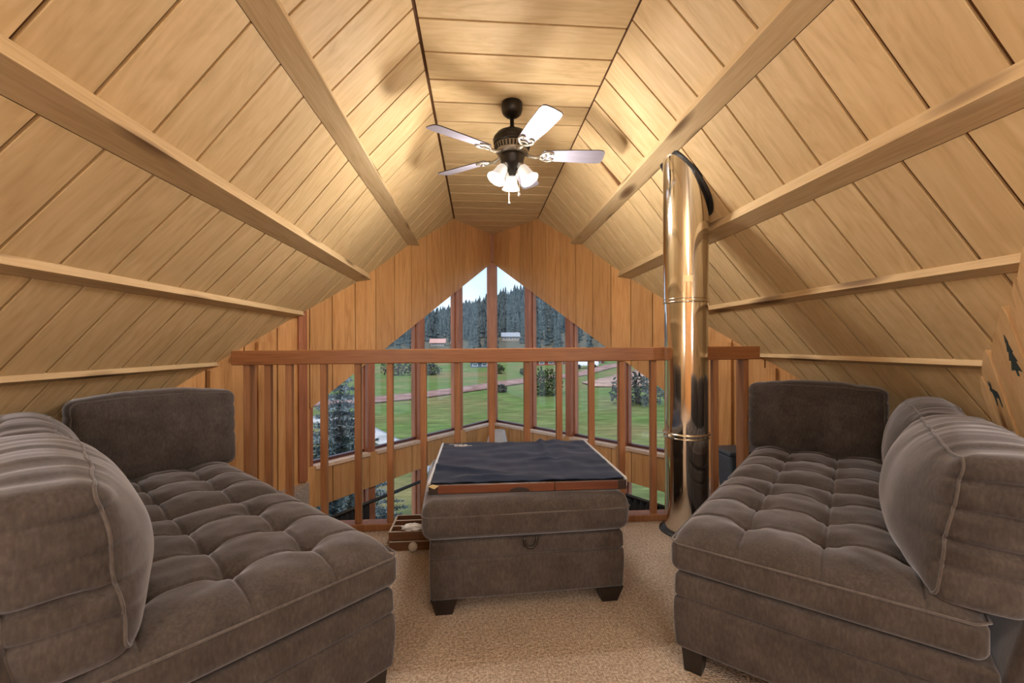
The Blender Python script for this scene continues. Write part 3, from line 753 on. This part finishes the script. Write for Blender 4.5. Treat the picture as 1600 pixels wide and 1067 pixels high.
# ------------------------------------------------------------------ ottoman
def frame_ott(u, v, z):
    a = R(3.2); return Vector((-.205 + u * math.cos(a) - v * math.sin(a), 1.862 + u * math.sin(a) + v * math.cos(a), z))
ot = empty('storage_ottoman', frame_ott(.425, .36, 0), 'taupe storage ottoman carrying the puzzle board in front of the railing', 'ottoman')
def fn(p, q, c):
    z = c.z + p.z; g = math.exp(-((z - .245) / .005) ** 2) * .012
    n = Vector((q.x if abs(q.x) > .97 else 0, q.y if abs(q.y) > .97 else 0, 0)); return n * (.005 * (1 - q.z ** 2) - g + nz(p.x * 5, p.y * 5, p.z * 8) * .003)
add_r('base', frame_ott, 0, .85, 0, .72, .07, .322, .018, (24, 20, 40), M['fabric'], ot, fn)
def fn(p, q, c):
    n = Vector((q.x if abs(q.x) > .9 else 0, q.y if abs(q.y) > .9 else 0, 0)); bul = .013 * max(0, 1 - q.z ** 2)
    return n * (bul + nz(p.x * 4, p.y * 4, p.z * 6) * .005) + Vector((0, 0, .004 * nz(p.x * 5, p.y * 5) * (q.z > 0)))
lid = add_r('lid', frame_ott, -.022, .862, -.022, .740, .328, .498, .04, (30, 26, 16), M['fabric'], ot, fn, 6)
def opip(z, e):
    a, b, c2, d = -.022 - e, .862 + e, -.022 - e, .740 + e; q = .04
    lp = []
    for (cx, cy, s0) in ((b - q, c2 + q, -90), (b - q, d - q, 0), (a + q, d - q, 90), (a + q, c2 + q, 180)):
        for i in range(5): an = R(s0 + 22.5 * i); lp.append(frame_ott(cx + q * math.cos(an), cy + q * math.sin(an), z))
    return tube(lp, .003, 6, True)
v, f = opip(.437, .0125); mk('piping', v, f, M['piping'], lid, True)
lp = [frame_ott(.425 + .026 * math.cos(R(180 + 18 * i)), -.022, .318 + .034 * math.sin(R(180 + 18 * i))) for i in range(11)]
v, f = tube([lp[0] + Vector((0, 0, .015))] + lp + [lp[-1] + Vector((0, 0, .015))], .0062, 8); mk('pull_tab', v, f, M['blackwood'], ot, True)
for u in (.058, .792):
    for v_ in (.058, .662):
        w = .112; vs = [frame_ott(u + a * k, v_ + b * k, z) for z, k in ((0, .62), (.074, 1)) for a, b in ((-w / 2, -w / 2), (w / 2, -w / 2), (w / 2, w / 2), (-w / 2, w / 2))]
        mk('leg', vs, BOXF, M['blackwood'], ot)

# ------------------------------------------------------------------ puzzle board with felt mat
M['board'] = wood('mahogany_board', (.06, .016, .007), (.095, .027, .011), (.13, .040, .016), 'x', 1.2, .35, .03, .8, .05, .5)
M['boarddark'] = plain('dark_board_edge', (.02, .011, .009), .4)
M['boardedge'] = plain('lit_grey_edge', (.45, .46, .50), .35)  # pale grey puts the light on the board's sides into their colour
bx0, bx1, by0, by1, bz0, bz1 = -.222, .668, 1.925, 2.715, .5, .548
pb = empty('puzzle_board', ((bx0 + bx1) / 2, (by0 + by1) / 2, bz0), 'flat dark wooden puzzle board lying on the ottoman', 'puzzle board')
box('body', bx0 + .004, bx1 - .004, by0 + .006, by1, bz0, bz1 - .006, M['boarddark'], pb, bev=.002)
box('side_edge', bx0, bx0 + .012, by0 + .01, by1, bz0 + .012, bz1 + .004, M['boardedge'], pb, bev=.002)
box('side_edge', bx1 - .012, bx1, by0 + .01, by1, bz0 + .012, bz1 + .004, M['boardedge'], pb, bev=.002)
box('drawer_front', bx0 + .045, .335, by0, by0 + .014, bz0 + .004, bz1 - .008, M['board'], pb, bev=.001)
box('drawer_front', .338, bx1 - .045, by0, by0 + .014, bz0 + .004, bz1 - .008, M['board'], pb, bev=.001)
v, f = prism([(.18 + .045 * math.cos(R(18 * i)), by0 - .001, bz0 + .006 + .018 * math.sin(R(18 * i))) for i in range(11)], (0, .004, 0)); mk('finger_notch', v, f, M['black'], pb)
v, f = prism([(bx0 + .004, by0 - .002, bz1 - .01), (bx0 + .03, by0 - .002, bz1 - .022), (bx0 + .05, by0 - .002, bz1 - .010), (bx0 + .022, by0 - .002, bz1 - .003)], (0, .006, 0)); mk('brass_corner', v, f, M['brass'], pb)
nx_, ny_ = 90, 76; vs = []; fs = []
def mat_h(a, b):
    z = .004
    z += .022 * math.exp(-((a - .665 - .02 * b) / .022) ** 2) * max(0, (b - .25)) ** .8
    z += .012 * math.exp(-((a - .78) / .05) ** 2) * b
    z += .016 * math.exp(-((b - .32 + .42 * a) / .035) ** 2) * max(0, 1 - a / .5)
    z += .012 * math.exp(-((b - .10 + .05 * a) / .03) ** 2) * max(0, 1 - abs(a - .28) / .22)
    z += .006 * (nz(a * 5, b * 9, 2.2) + .5) + .004 * nz(a * 14, b * 5, 6)
    z += .012 * math.exp(-((a - .64) ** 2 / .004 + (b - .45) ** 2 / .0007))
    return max(z, .003)
for j in range(ny_ + 1):
    for i in range(nx_ + 1):
        a, b = i / nx_, j / ny_; x = bx0 + .014 + a * (bx1 - bx0 - .028); yy = by0 + .012 + b * (by1 - by0 - .01)
        vs.append((x, yy + .006 * math.sin(a * 7) * (b > .98), bz1 - .006 + mat_h(a, b)))
n0 = len(vs); vs += [(x, y_, z - .0018) for x, y_, z in vs]
for j in range(ny_):
    for i in range(nx_):
        k = j * (nx_ + 1) + i; q = (k, k + 1, k + nx_ + 2, k + nx_ + 1); fs.append(q); fs.append(tuple(n0 + t for t in reversed(q)))
for i in range(nx_): fs.append((i, n0 + i, n0 + i + 1, i + 1)); k = ny_ * (nx_ + 1) + i; fs.append((k, k + 1, n0 + k + 1, n0 + k))
for j in range(ny_): k = j * (nx_ + 1); fs.append((k, k + nx_ + 1, n0 + k + nx_ + 1, n0 + k)); k += nx_; fs.append((k, n0 + k, n0 + k + nx_ + 1, k + nx_ + 1))
pm = mk('puzzle_mat', vs, fs, M['mat'], smooth=True, base=((bx0 + bx1) / 2, (by0 + by1) / 2, bz1)); tag(pm, 'creased navy black felt mat spread over the puzzle board', 'mat')
# faint white script printed along the far edge of the mat, seen upside down
strokes = []
random.seed(3)
def matp(a, b): return (bx0 + .014 + a * (bx1 - bx0 - .028), by0 + .012 + b * (by1 - by0 - .01), bz1 - .006 + mat_h(a, b) + .0008)
x = .035
for k in range(9):
    strokes.append(tube([matp(x, .955), matp(x + .004, .962), matp(x + .008, .955)], .0012, 5)); x += .011
for k in range(3):
    a0_ = .085 + k * .032; strokes.append(tube([matp(a0_ + .013 * math.cos(t) + .004 * t / 6, .915 + .022 * math.sin(t)) for t in [i * .55 for i in range(11)]], .0016, 5))
strokes.append(tube([matp(.08 + .115 * i / 10, .885 + .008 * math.sin(i)) for i in range(11)], .0014, 5))
v, f = join(*strokes); mk('printed_script', v, f, M['white'], pm)

# ------------------------------------------------------------------ sorting trays on the carpet by the railing
M['tray'] = wood('dark_tray_wood', (.07, .03, .014), (.13, .06, .03), (.2, .10, .05), 'x', 1.2, .5, .05)
M['traytop'] = plain('pale_tray_rim', (.42, .36, .31), .5)
def tray(name, x0, x1, y0, y1, z0, z1, label, nd):
    t = empty(name, ((x0 + x1) / 2, (y0 + y1) / 2, z0), label, 'tray', 'wooden sorting trays')
    box('bottom', x0, x1, y0, y1, z0, z0 + .006, M['tray'], t)
    for k in range(nd + 2):
        yy = y0 + (y1 - y0 - .010) * k / (nd + 1)
        w = box('divider', x0 + .01, x1 - .01, yy, yy + .010, z0 + .006, z1 - .002, M['tray'], t)
        box('rim', x0 + .01, x1 - .01, yy, yy + .010, z1 - .002, z1, M['traytop'], w)
    for xx in (x0, x1 - .01):
        w = box('side', xx, xx + .01, y0, y1, z0 + .006, z1 - .002, M['tray'], t); box('rim', xx, xx + .01, y0, y1, z1 - .002, z1, M['traytop'], w)
    return t
tray('sorting_tray', -.50, -.268, 2.50, 2.765, 0, .05, 'dark wooden tray on the carpet under a slatted tray', 1)
tray('sorting_tray', -.505, -.273, 2.515, 2.765, .051, .10, 'dark slatted wooden tray stacked on top beside the railing', 2)
v, f = lathe([(.0, 0), (.024, 0), (.025, .003), (.024, .006), (.0, .006)], (0, 0, 0), 28, None, False)
mm = Matrix.Translation((-.365, 2.478, .029)) @ Matrix.Rotation(R(68), 4, 'X')
tagd = mk('wooden_token', [mm @ Vector(p) for p in v], f, M['traytop'], None, True, base=(-.365, 2.478, 0)); tag(tagd, 'small round pale wooden token leaning on the trays', 'token')
bm = bmesh.new(); bmesh.ops.create_icosphere(bm, subdivisions=3, radius=1)
vs = []
for p in bm.verts:
    n_ = p.co.normalized(); d = 1 + .35 * nz(n_.x * 3, n_.y * 3, n_.z * 3 + 2) + .2 * nz(n_.x * 8, n_.y * 8, n_.z * 8)
    vs.append((-.375 + n_.x * .060 * d, 2.535 + n_.y * .022 * d, .115 + n_.z * .022 * d))
fs = [tuple(q.index for q in fc.verts) for fc in bm.faces]; bm.free()
bag = mk('plastic_bag', vs, fs, M['plastic'], base=(-.375, 2.535, .1)); tag(bag, 'small crumpled clear plastic bag lying on the slatted tray', 'bag')

# ------------------------------------------------------------------ carved pine headboard
hb = empty('headboard', (2.05, 1.56, 0), 'stepped knotty pine headboard with tree and moose motifs behind the right sofa', 'headboard')
Bd = Vector((-.703, -.711, 0)); Vd = Vector((.711, -.703, 0)); H0 = Vector((2.20, 1.752, 0)); LEAN = .24
def hz(d): return 1.04 + .47 * d
def hp(d, z, o=0.): return H0 + Bd * d + Vd * (LEAN * (hz(d) - z) + o) + Vector((0, 0, z))
cutd = (-.11, -.02, .15, .31, .49, .66, .83, 1.0)
for i, (d0, d1) in enumerate(zip(cutd, cutd[1:])):
    o_ = -.008 if i % 2 else 0
    hz = (lambda d: 1.0 + .47 * d) if i == 0 else (lambda d: 1.04 + .47 * d)
    pl = [hp(d0 + .001, .0, o_), hp(d1 - .001, .0, o_), hp(d1 - .001, hz(d1) - .02, o_), hp(d1 - .018, hz(d1) + .012, o_), hp(d1 - .05, hz(d1) + .004, o_), hp(d0 + .02, hz(d0) + .012, o_), hp(d0 + .001, hz(d0) - .01, o_)]
    v, f = prism(pl, Vd * .024); o = mk('board', v, f, M['pine'], hb); bevel(o, .004, 2)
def motif(name, pts, d, z, s, o_=-.0095):
    pl = [hp(d + x * s, z + yy * s, o_) for x, yy in pts]; v, f = prism(pl, Vd * .0015); return mk(name, v, f, M['teal'], hb)
tree = [(0, 1), (-.10, .80), (-.05, .80), (-.18, .58), (-.09, .58), (-.25, .36), (-.13, .36), (-.32, .12), (-.06, .14), (-.05, 0), (.05, 0), (.06, .14), (.32, .12), (.13, .36), (.25, .36), (.09, .58), (.18, .58), (.05, .80), (.10, .80)]
motif('tree_motif', tree, .40, 1.03, .15)
moose = [(-.45, 0), (-.38, 0), (-.32, .32), (-.05, .34), (.05, 0), (.12, 0), (.14, .38), (.22, .52), (.38, .55), (.40, .64), (.26, .72), (.36, .84), (.28, .98), (.20, .80), (.10, .95), (.06, .80), (.12, .70), (.02, .66), (-.40, .60), (-.48, .42)]
motif('moose_motif', [(-a, b) for a, b in moose], .06, .885, .105)

# ------------------------------------------------------------------ small things beyond the railing
bn = empty('storage_bin', (2.02, 3.36, -.02), 'dark slate plastic bin on the ledge behind the right end of the railing', 'bin')
rvs, rfs = rbox(.15, .10, .17, .02, 4, 4, 4, 3); mk('body', [(2.02 + p.x * (1 + .12 * p.z / .17), 3.22 + p.y * (1 + .12 * p.z / .17), .15 + p.z) for p in rvs], rfs, M['box'], bn, True)
rvs, rfs = rbox(.178, .122, .016, .010, 4, 4, 2, 3); mk('lid', [(2.02 + p.x, 3.22 + p.y, .335 + p.z) for p in rvs], rfs, M['box'], bn, True)
fl_ = empty('floor_lamp', (.245, 5.72, ZLOW), 'tall lamp with pale grey shade standing in the window prow', 'lamp')
v, f = lathe([(.0, 0), (.15, 0), (.15, .02), (.02, .035), (.0, .035)], (.245, 5.72, ZLOW), 32, None, False); mk('lamp_base', v, f, M['bronze'], fl_, True)
v, f = tube([(.245, 5.72, ZLOW + .02), (.245, 5.72, -.2)], .012, 10); mk('pole', v, f, M['bronze'], fl_, True)
v, f = lathe([(.17, -.30), (.10, .035), (.095, .035), (.165, -.30)], (.245, 5.72, 0), 36, None, False); mk('lamp_shade', v, f, M['greyshade'], fl_, True)
for side, s0_, s1_, cs, lb in (('L', 1.35, 2.95, (2.42, 2.93), 'left'), ('R', 1.7, 2.95, (2.28, 2.93), 'right')):
    rod = empty('curtain_rod', wp(side, (s0_ + s1_) / 2, -.36, -.10), 'dark rod across the lower %s windows below the railing' % lb, 'curtain rod', 'lower curtain rods')
    v, f = tube([wp(side, s0_, -.36, -.10), wp(side, s1_, -.36, -.10)], .017, 10); mk('bar', v, f, M['black'], rod, True)
    for s in (s0_, s1_):
        v, f = lathe([(.0, -.03), (.02, -.02), (.028, 0), (.02, .02), (.0, .03)], wp(side, s, -.36, -.10), 14, None, False); mk('finial', v, f, M['black'], rod, True)
    vs = []; fs = []; n = 60
    for i in range(n + 1):
        s = cs[0] + (cs[1] - cs[0]) * i / n; dd = -.10 + .028 * math.sin(i * .95)
        for z in (-.372, -.8, -1.5, -2.3):
            vs.append(wp(side, s, z, dd * (1 if z > -.5 else 1.05)))
    for i in range(n):
        for j in range(3): fs.append((i * 4 + j, i * 4 + 4 + j, i * 4 + 5 + j, i * 4 + 1 + j))
    cu = mk('curtain', vs, fs, M['curtain'], None, True, base=wp(side, cs[0], -.38, -.10)); so = cu.modifiers.new('thick', 'SOLIDIFY'); so.thickness = .004
    tag(cu, 'black gathered curtain at the lower %s windows' % lb, 'curtain', 'lower curtains')

# ------------------------------------------------------------------ outside
def gh(x, y):
    d = math.hypot(x, y); z = -3.0
    if d > 80: z += (d - 80) * .055
    if d > 125:
        k = (d - 125) / 175; k = min(k, 1.6); a = x / max(y, 1)
        z += (6 + 11 * max(-.4, min(1.2, (a + .05) * 4.5))) * (k * k * (3 - 2 * min(k, 1)))
    z += max(0, min(1, (x - 13) / 12)) * max(0, min(1, (d - 30) / 25)) * max(0, 1 - abs(d - 62) / 40) * 1.3
    z += nz(x * .03, y * .03) * .35 * min(1, d / 40)
    return z
vs = []; fs = []
ys = [4 + 2.2 * i + .045 * i * i for i in range(72)]; na = 80
for yy in ys:
    for j in range(na + 1):
        a = -1.3 + 2.6 * j / na; vs.append((a * (yy + 6), yy, gh(a * (yy + 6), yy)))
for i in range(len(ys) - 1):
    for j in range(na): k = i * (na + 1) + j; fs.append((k, k + 1, k + na + 2, k + na + 1))
def ground_mat():
    m, nt, b = mat('meadow'); mp = coords(nt, (1, 1, 1), False)
    n1 = N(nt, 'ShaderNodeTexNoise'); n1.inputs['Scale'].default_value = .09; n1.inputs['Detail'].default_value = 6; nt.links.new(mp.outputs[0], n1.inputs['Vector'])
    mp2 = coords(nt, (.5, 1.6, 1), False); n2 = N(nt, 'ShaderNodeTexNoise'); n2.inputs['Scale'].default_value = 1.4; n2.inputs['Detail'].default_value = 6; n2.inputs['Roughness'].default_value = .7; nt.links.new(mp2.outputs[0], n2.inputs['Vector'])
    r1 = ramp(nt, [(.36, (.20, .16, .075)), (.46, (.15, .165, .065)), (.56, (.11, .165, .05)), (.70, (.20, .19, .09))]); nt.links.new(n1.outputs[0], r1.inputs[0])
    r2 = ramp(nt, [(.3, (.55, .55, .55)), (.55, (1.0, 1.0, 1.0)), (.75, (1.7, 1.6, 1.5))]); nt.links.new(n2.outputs[0], r2.inputs[0])
    mu = N(nt, 'ShaderNodeMixRGB', blend_type='MULTIPLY'); mu.inputs[0].default_value = 1; nt.links.new(r1.outputs[0], mu.inputs[1]); nt.links.new(r2.outputs[0], mu.inputs[2]); nt.links.new(mu.outputs[0], b.inputs['Base Color'])
    b.inputs['Roughness'].default_value = 1; b.inputs['Specular IOR Level'].default_value = 0; return m
M['meadow'] = ground_mat()
gr = struct(mk('ground', vs, fs, M['meadow'], None, True))
M['forestfloor'] = plain('forest_floor', (.11, .10, .075), 1.0, 0, 0); gr.data.materials.append(M['forestfloor'])
for p in gr.data.polygons:
    if p.center.y > 124: p.material_index = 1
def strip(name, pts, m, label, cat, lift=.05):
    vs = []; fs = []; P = []
    for (a, b) in zip(pts, pts[1:]):
        for k in range(8): t = k / 8; P.append(tuple(a[i] + (b[i] - a[i]) * t for i in range(3)))
    P.append(pts[-1])
    for x, y_, w in P:
        for k in (-1, -.5, 0, .5, 1): q = (x, y_ + k * w / 2); vs.append((*q, gh(*q) + lift * (1.6 - abs(k))))
    n = len(P)
    for i in range(n - 1):
        for k in range(4): a = i * 5 + k; fs.append((a, a + 5, a + 6, a + 1))
    o = mk(name, vs, fs, m, None, True); so = o.modifiers.new('thick', 'SOLIDIFY'); so.thickness = .1; so.offset = -1; return tag(o, label, cat)
def dirt(name, a, b):
    m, nt, bb = mat(name); mp = coords(nt, (1, 1, 1), False); n1 = N(nt, 'ShaderNodeTexNoise'); n1.inputs['Scale'].default_value = .7; n1.inputs['Detail'].default_value = 7; nt.links.new(mp.outputs[0], n1.inputs['Vector'])
    r1 = ramp(nt, [(.35, a), (.65, b)]); nt.links.new(n1.outputs[0], r1.inputs[0]); nt.links.new(r1.outputs[0], bb.inputs['Base Color']); bb.inputs['Roughness'].default_value = 1; bb.inputs['Specular IOR Level'].default_value = 0; return m
M['reddirt'] = dirt('red_gravel', (.21, .115, .10), (.33, .205, .18)); M['greypath'] = dirt('grey_gravel', (.30, .28, .27), (.46, .43, .42)); M['pinkdirt'] = dirt('pink_bare_soil', (.24, .16, .115), (.44, .28, .235))
strip('gravel_road', [(-40, 26, 3.0), (-8.8, 33.0, 3.4), (-5, 35.8, 3.8), (.8, 42, 4.5), (5.9, 48.5, 5.5), (12.7, 57, 6), (22, 70, 7), (40, 84, 8)], M['reddirt'], 'reddish gravel road curving across the meadow', 'road')
strip('footpath', [(-14, 27, 1.6), (-6.4, 24.2, 1.7), (-5.2, 21.5, 1.9), (-2.9, 17.4, 2.0), (-1.6, 14, 1.6)], M['greypath'], 'pale grey gravel path near the house', 'path')
strip('dirt_bank', [(10.5, 42, 4), (14, 44, 10), (19, 47, 15), (26, 50, 17), (40, 54, 18)], M['pinkdirt'], 'bare pinkish dirt bank right of the road', 'bank', .08)

def leafy(name, c, rx, rz, n, m, label, cat, group, seed, leaf=.16):
    rnd = random.Random(seed); vs = []; fs = []
    for i in range(n):
        while True:
            p = Vector((rnd.uniform(-1, 1), rnd.uniform(-1, 1), rnd.uniform(-.75, 1)))
            if .35 < p.length < 1: break
        k = 1 + .25 * nz(p.x * 2 + seed, p.y * 2, p.z * 2); q = Vector((p.x * rx * k, p.y * rx * k, (p.z + .75) / 1.75 * rz * k))
        a = Vector((rnd.gauss(0, 1), rnd.gauss(0, 1), rnd.gauss(0, 1))).normalized() * leaf; b = a.orthogonal().normalized() * leaf * .5
        b = Matrix.Rotation(rnd.uniform(0, 6), 3, a) @ b; j = len(vs)
        vs += [q - a, q + b, q + a, q - b]; fs.append((j, j + 1, j + 2, j + 3))
    v2, f2 = tube([(0, 0, -.1), (0, 0, rz * .5)], rx * .06, 6)
    t = empty(name, c, label, cat, group)
    me = bpy.data.meshes.new('foliage'); me.from_pydata(vs, [], fs); link('foliage', me, m, t)
    mk('trunk', [Vector(p) + Vector(c) for p in v2], f2, M['bark'], t); return t
M['bark'] = plain('bark', (.06, .045, .035), .9)
M['shrubleaf'] = dirt('shrub_leaf', (.035, .05, .022), (.085, .10, .05)); M['greyshrub'] = dirt('grey_shrub_leaf', (.045, .05, .045), (.10, .105, .095))
for i, (x, y_, rx, rz, m, lb) in enumerate(((5.3, 35.2, 1.5, 2.2, 'shrubleaf', 'round dark green shrub beside the road in the meadow'), (10.8, 29.2, 1.9, 2.1, 'greyshrub', 'wide grey brown shrub at the right window'),
        (-10.7, 60, 2.2, 2.2, 'greyshrub', 'dark low shrub clump far left beyond the road, its left half'), (-6.6, 60.5, 1.7, 1.6, 'greyshrub', 'dark low shrub clump far left beyond the road, its right half'), (2.6, 62, 1.2, 1.4, 'shrubleaf', 'small green shrub in the far meadow near the blue house'), (6.4, 58, .9, 1.0, 'shrubleaf', 'tiny shrub right of the centre mullion in the far meadow'), (1.9, 37.8, .5, .6, 'greyshrub', 'tiny tuft at the near edge of the road'))):
    leafy('shrub', (x, y_, gh(x, y_)), rx, rz, 900 if i < 2 else 400, M[m], lb, 'shrub', 'meadow shrubs', i + 5, .15 if i < 2 else .2)
# near blue spruce: tiers of drooping needled boughs
sp = empty('blue_spruce', (-2.75, 9.0, gh(-2.75, 9)), 'silvery blue spruce close to the leftmost window', 'tree')
sx, sy, sz = -2.75, 9.0, gh(-2.75, 9); SH = 3.75
v, f = tube([(sx, sy, sz - .1), (sx, sy, sz + SH)], .06, 8, False, [.07, .01]); mk('trunk', v, f, M['bark'], sp, True)
M['spruce'] = dirt('spruce_needle', (.075, .10, .105), (.26, .30, .315))
rnd = random.Random(11)
for tier in range(20):
    k = tier / 20; zt = sz + .25 + (SH - .35) * k; ln = 1.35 * (1 - k) ** .85 + .10; nb = int(16 - 7 * k); vs = []; fs = []
    for b_ in range(nb):
        a = 2 * math.pi * (b_ + rnd.random() * .7) / nb; d = Vector((math.cos(a), math.sin(a), 0)); L_ = ln * rnd.uniform(.8, 1.1)
        nseg = max(4, int(L_ / .07))
        for q in range(nseg):
            t = (q + .5) / nseg; p = Vector((sx, sy, zt)) + d * L_ * t + Vector((0, 0, -.22 * L_ * t + .12 * L_ * t * t))
            for s in range(10):
                dirn = (d * .8 + Vector((rnd.gauss(0, 1), rnd.gauss(0, 1), rnd.gauss(.2, .7))) * .8).normalized(); lf = .11 * (1.25 - t * .6) + .02
                w_ = dirn.orthogonal().normalized() * .017; w_ = Matrix.Rotation(rnd.uniform(0, 6.3), 3, dirn) @ w_; j = len(vs)
                vs += [p - w_, p + w_, p + dirn * lf]; fs.append((j, j + 1, j + 2))
    mk('bough_tier', vs, fs, M['spruce'], sp, recalc=False)
# forest on the hill
M['conifer'] = dirt('hazy_conifer', (.030, .043, .045), (.10, .12, .12))  # bluish grey puts the distance haze into the tree colour
def conifer_mesh(seed):
    rnd = random.Random(seed); vs = []; fs = []
    for t in range(5):
        z0 = .08 + .17 * t; r0 = .20 * (1 - t / 5.6); z1 = min(1, z0 + .34); n = 8; j = len(vs)
        for k in range(n): a = 2 * math.pi * k / n; rr = r0 * rnd.uniform(.7, 1.2); vs.append((rr * math.cos(a), rr * math.sin(a), z0 + rnd.uniform(-.03, .03)))
        vs.append((0, 0, z1)); fs += [(j + k, j + (k + 1) % n, j + n) for k in range(n)]
    n = len(vs); vs += [(.02, 0, 0), (-.01, .017, 0), (-.01, -.017, 0), (0, 0, .3)]; fs += [(n, n + 1, n + 3), (n + 1, n + 2, n + 3), (n + 2, n, n + 3)]
    return vs, fs
cms = []
for s in range(4):
    v, f = conifer_mesh(s); me = bpy.data.meshes.new('conifer'); me.from_pydata(v, [], f); me.materials.append(M['conifer']); cms.append(me)
rnd = random.Random(21); spots = []
HOUSES = ((-13.5, 150), (-7.5, 152), (11.8, 160))
cell = {}; tries = 0
while len(spots) < 3600 and tries < 90000:
    tries += 1
    y_ = 128 + 270 * rnd.random() ** 1.0; x = rnd.uniform(-.48, .52) * y_
    if nz(x * .03, y_ * .03, 4) < -.32 and y_ < 190: continue
    if any(math.hypot(x - a, y_ - b) < 9.5 or (abs(x - a * y_ / b) < 4 and y_ < b) for a, b in HOUSES): continue
    ci, cj = int(x // 4), int(y_ // 4); dm = 5.0 if y_ < 172 else 2.6
    if any(math.hypot(x - a, y_ - b) < dm for i in (-1, 0, 1) for j in (-1, 0, 1) for a, b in cell.get((ci + i, cj + j), ())): continue
    cell.setdefault((ci, cj), []).append((x, y_))
    spots.append((y_, x))
spots.sort()
vs = []; fs = []
for i, (y_, x) in enumerate(spots):
    h_ = rnd.uniform(6, 10.5) * (1.2 if y_ > 200 else .92); z = gh(x, y_) - .2
    if i < 240:
        o = link('conifer', cms[i % 4]); o.location = (x, y_, z); o.scale = (h_ * .85, h_ * .85, h_); o.rotation_euler = (0, 0, rnd.uniform(0, 6))
        tag(o, 'dark conifer standing among others on the far hillside', 'tree', 'conifers on the far hill')
    else:
        me = cms[i % 4]; j = len(vs)
        vs += [(x + p.co.x * h_, y_ + p.co.y * h_, z + p.co.z * h_) for p in me.vertices]; fs += [tuple(j + k for k in p.vertices) for p in me.polygons]
o = mk('hill_forest', vs, fs, M['conifer'], recalc=False); o['kind'] = 'stuff'; tag(o, 'dense dark conifer forest covering the far hill', 'forest')
# far houses
def house(name, x, y_, w, d, hh, rh, mw, mr, label, rz=0, nwin=3):
    z = gh(x, y_) - .3; t = empty(name, (x, y_, z), label, 'house', 'far houses')
    rot = Matrix.Rotation(rz, 3, 'Z')
    def P(vl): return [rot @ Vector(p) + Vector((x, y_, z)) for p in vl]
    v = boxv(-w / 2, w / 2, -d / 2, d / 2, 0, hh); mk('wall', P(v), BOXF, mw, t)
    v, f = prism([(-w / 2 - .4, -d / 2 - .5, hh), (-w / 2 - .4, d / 2 + .5, hh), (-w / 2 - .4, 0, hh + rh)], (w + .8, 0, 0)); mk('roof', P(v), f, mr, t)
    for k in range(nwin):
        xx = -w / 2 + w * (k + .5) / nwin; v = boxv(xx - .5, xx + .5, -d / 2 - .06, -d / 2, hh * .4, hh * .8); wd = mk('window', P(v), BOXF, M['white'], t)
        v = boxv(xx - .4, xx + .4, -d / 2 - .09, -d / 2 - .06, hh * .4 + .1, hh * .8 - .1); mk('pane', P(v), BOXF, M['box'], wd)
mred = plain('barn_red', (.30, .055, .03), .8); mpink = plain('pink_roof', (.50, .26, .22), .8); mblue = plain('blue_grey_siding', (.10, .13, .20), .8); mgrey = plain('grey_roof', (.28, .28, .30), .8); mtan = plain('tan_siding', (.30, .24, .20), .8)
house('house', -13.5, 150, 4.6, 4, 1.2, 1.5, mtan, mpink, 'far house with pinkish roof on the hillside left of centre')
house('house', -7.5, 152, 3, 3, 1.0, .9, mtan, mgrey, 'far small grey roofed house just right of the pinkish roof', 0, 2)
house('house', .3, 82, 3.4, 3, 1.2, .8, mblue, mgrey, 'blue grey house at the far edge of the meadow', 0, 2)
house('house', 11.8, 160, 6, 5, 1.6, 1.6, mtan, mgrey, 'far grey roofed cabin on the hillside right of the centre mullion')
house('barn', 13.6, 84, 5.4, 3, 1.1, .7, mred, mred, 'long red barn at the right edge of the meadow', .1)
house('barn', 20.6, 80, 4.4, 3, 1.0, .6, mred, mgrey, 'smaller red barn with grey roof right of the long barn', .1, 2)
def car(x, y_):
    z = gh(x, y_); t = empty('pickup_truck', (x, y_, z), 'white vehicle parked by the red barns', 'vehicle')
    bv, bf = rbox(2.0, .85, .35, .12, 3, 3, 2, 2); mk('body', [Vector(p) + Vector((x, y_, z + .75)) for p in bv], bf, M['white'], t, True)
    bv, bf = rbox(.85, .75, .32, .12, 3, 3, 2, 2); mk('cab', [Vector(p) + Vector((x - .3, y_, z + 1.35)) for p in bv], bf, M['box'], t, True)
    for sx_ in (-1.25, 1.25):
        for sy_ in (-.8, .8): v, f = lathe([(.0, -.1), (.33, -.1), (.33, .1), (.0, .1)], (x + sx_, y_ + sy_, z + .33), 16, Matrix.Rotation(R(90), 4, 'X'), False); mk('wheel', v, f, M['black'], t)
car(17.3, 70)
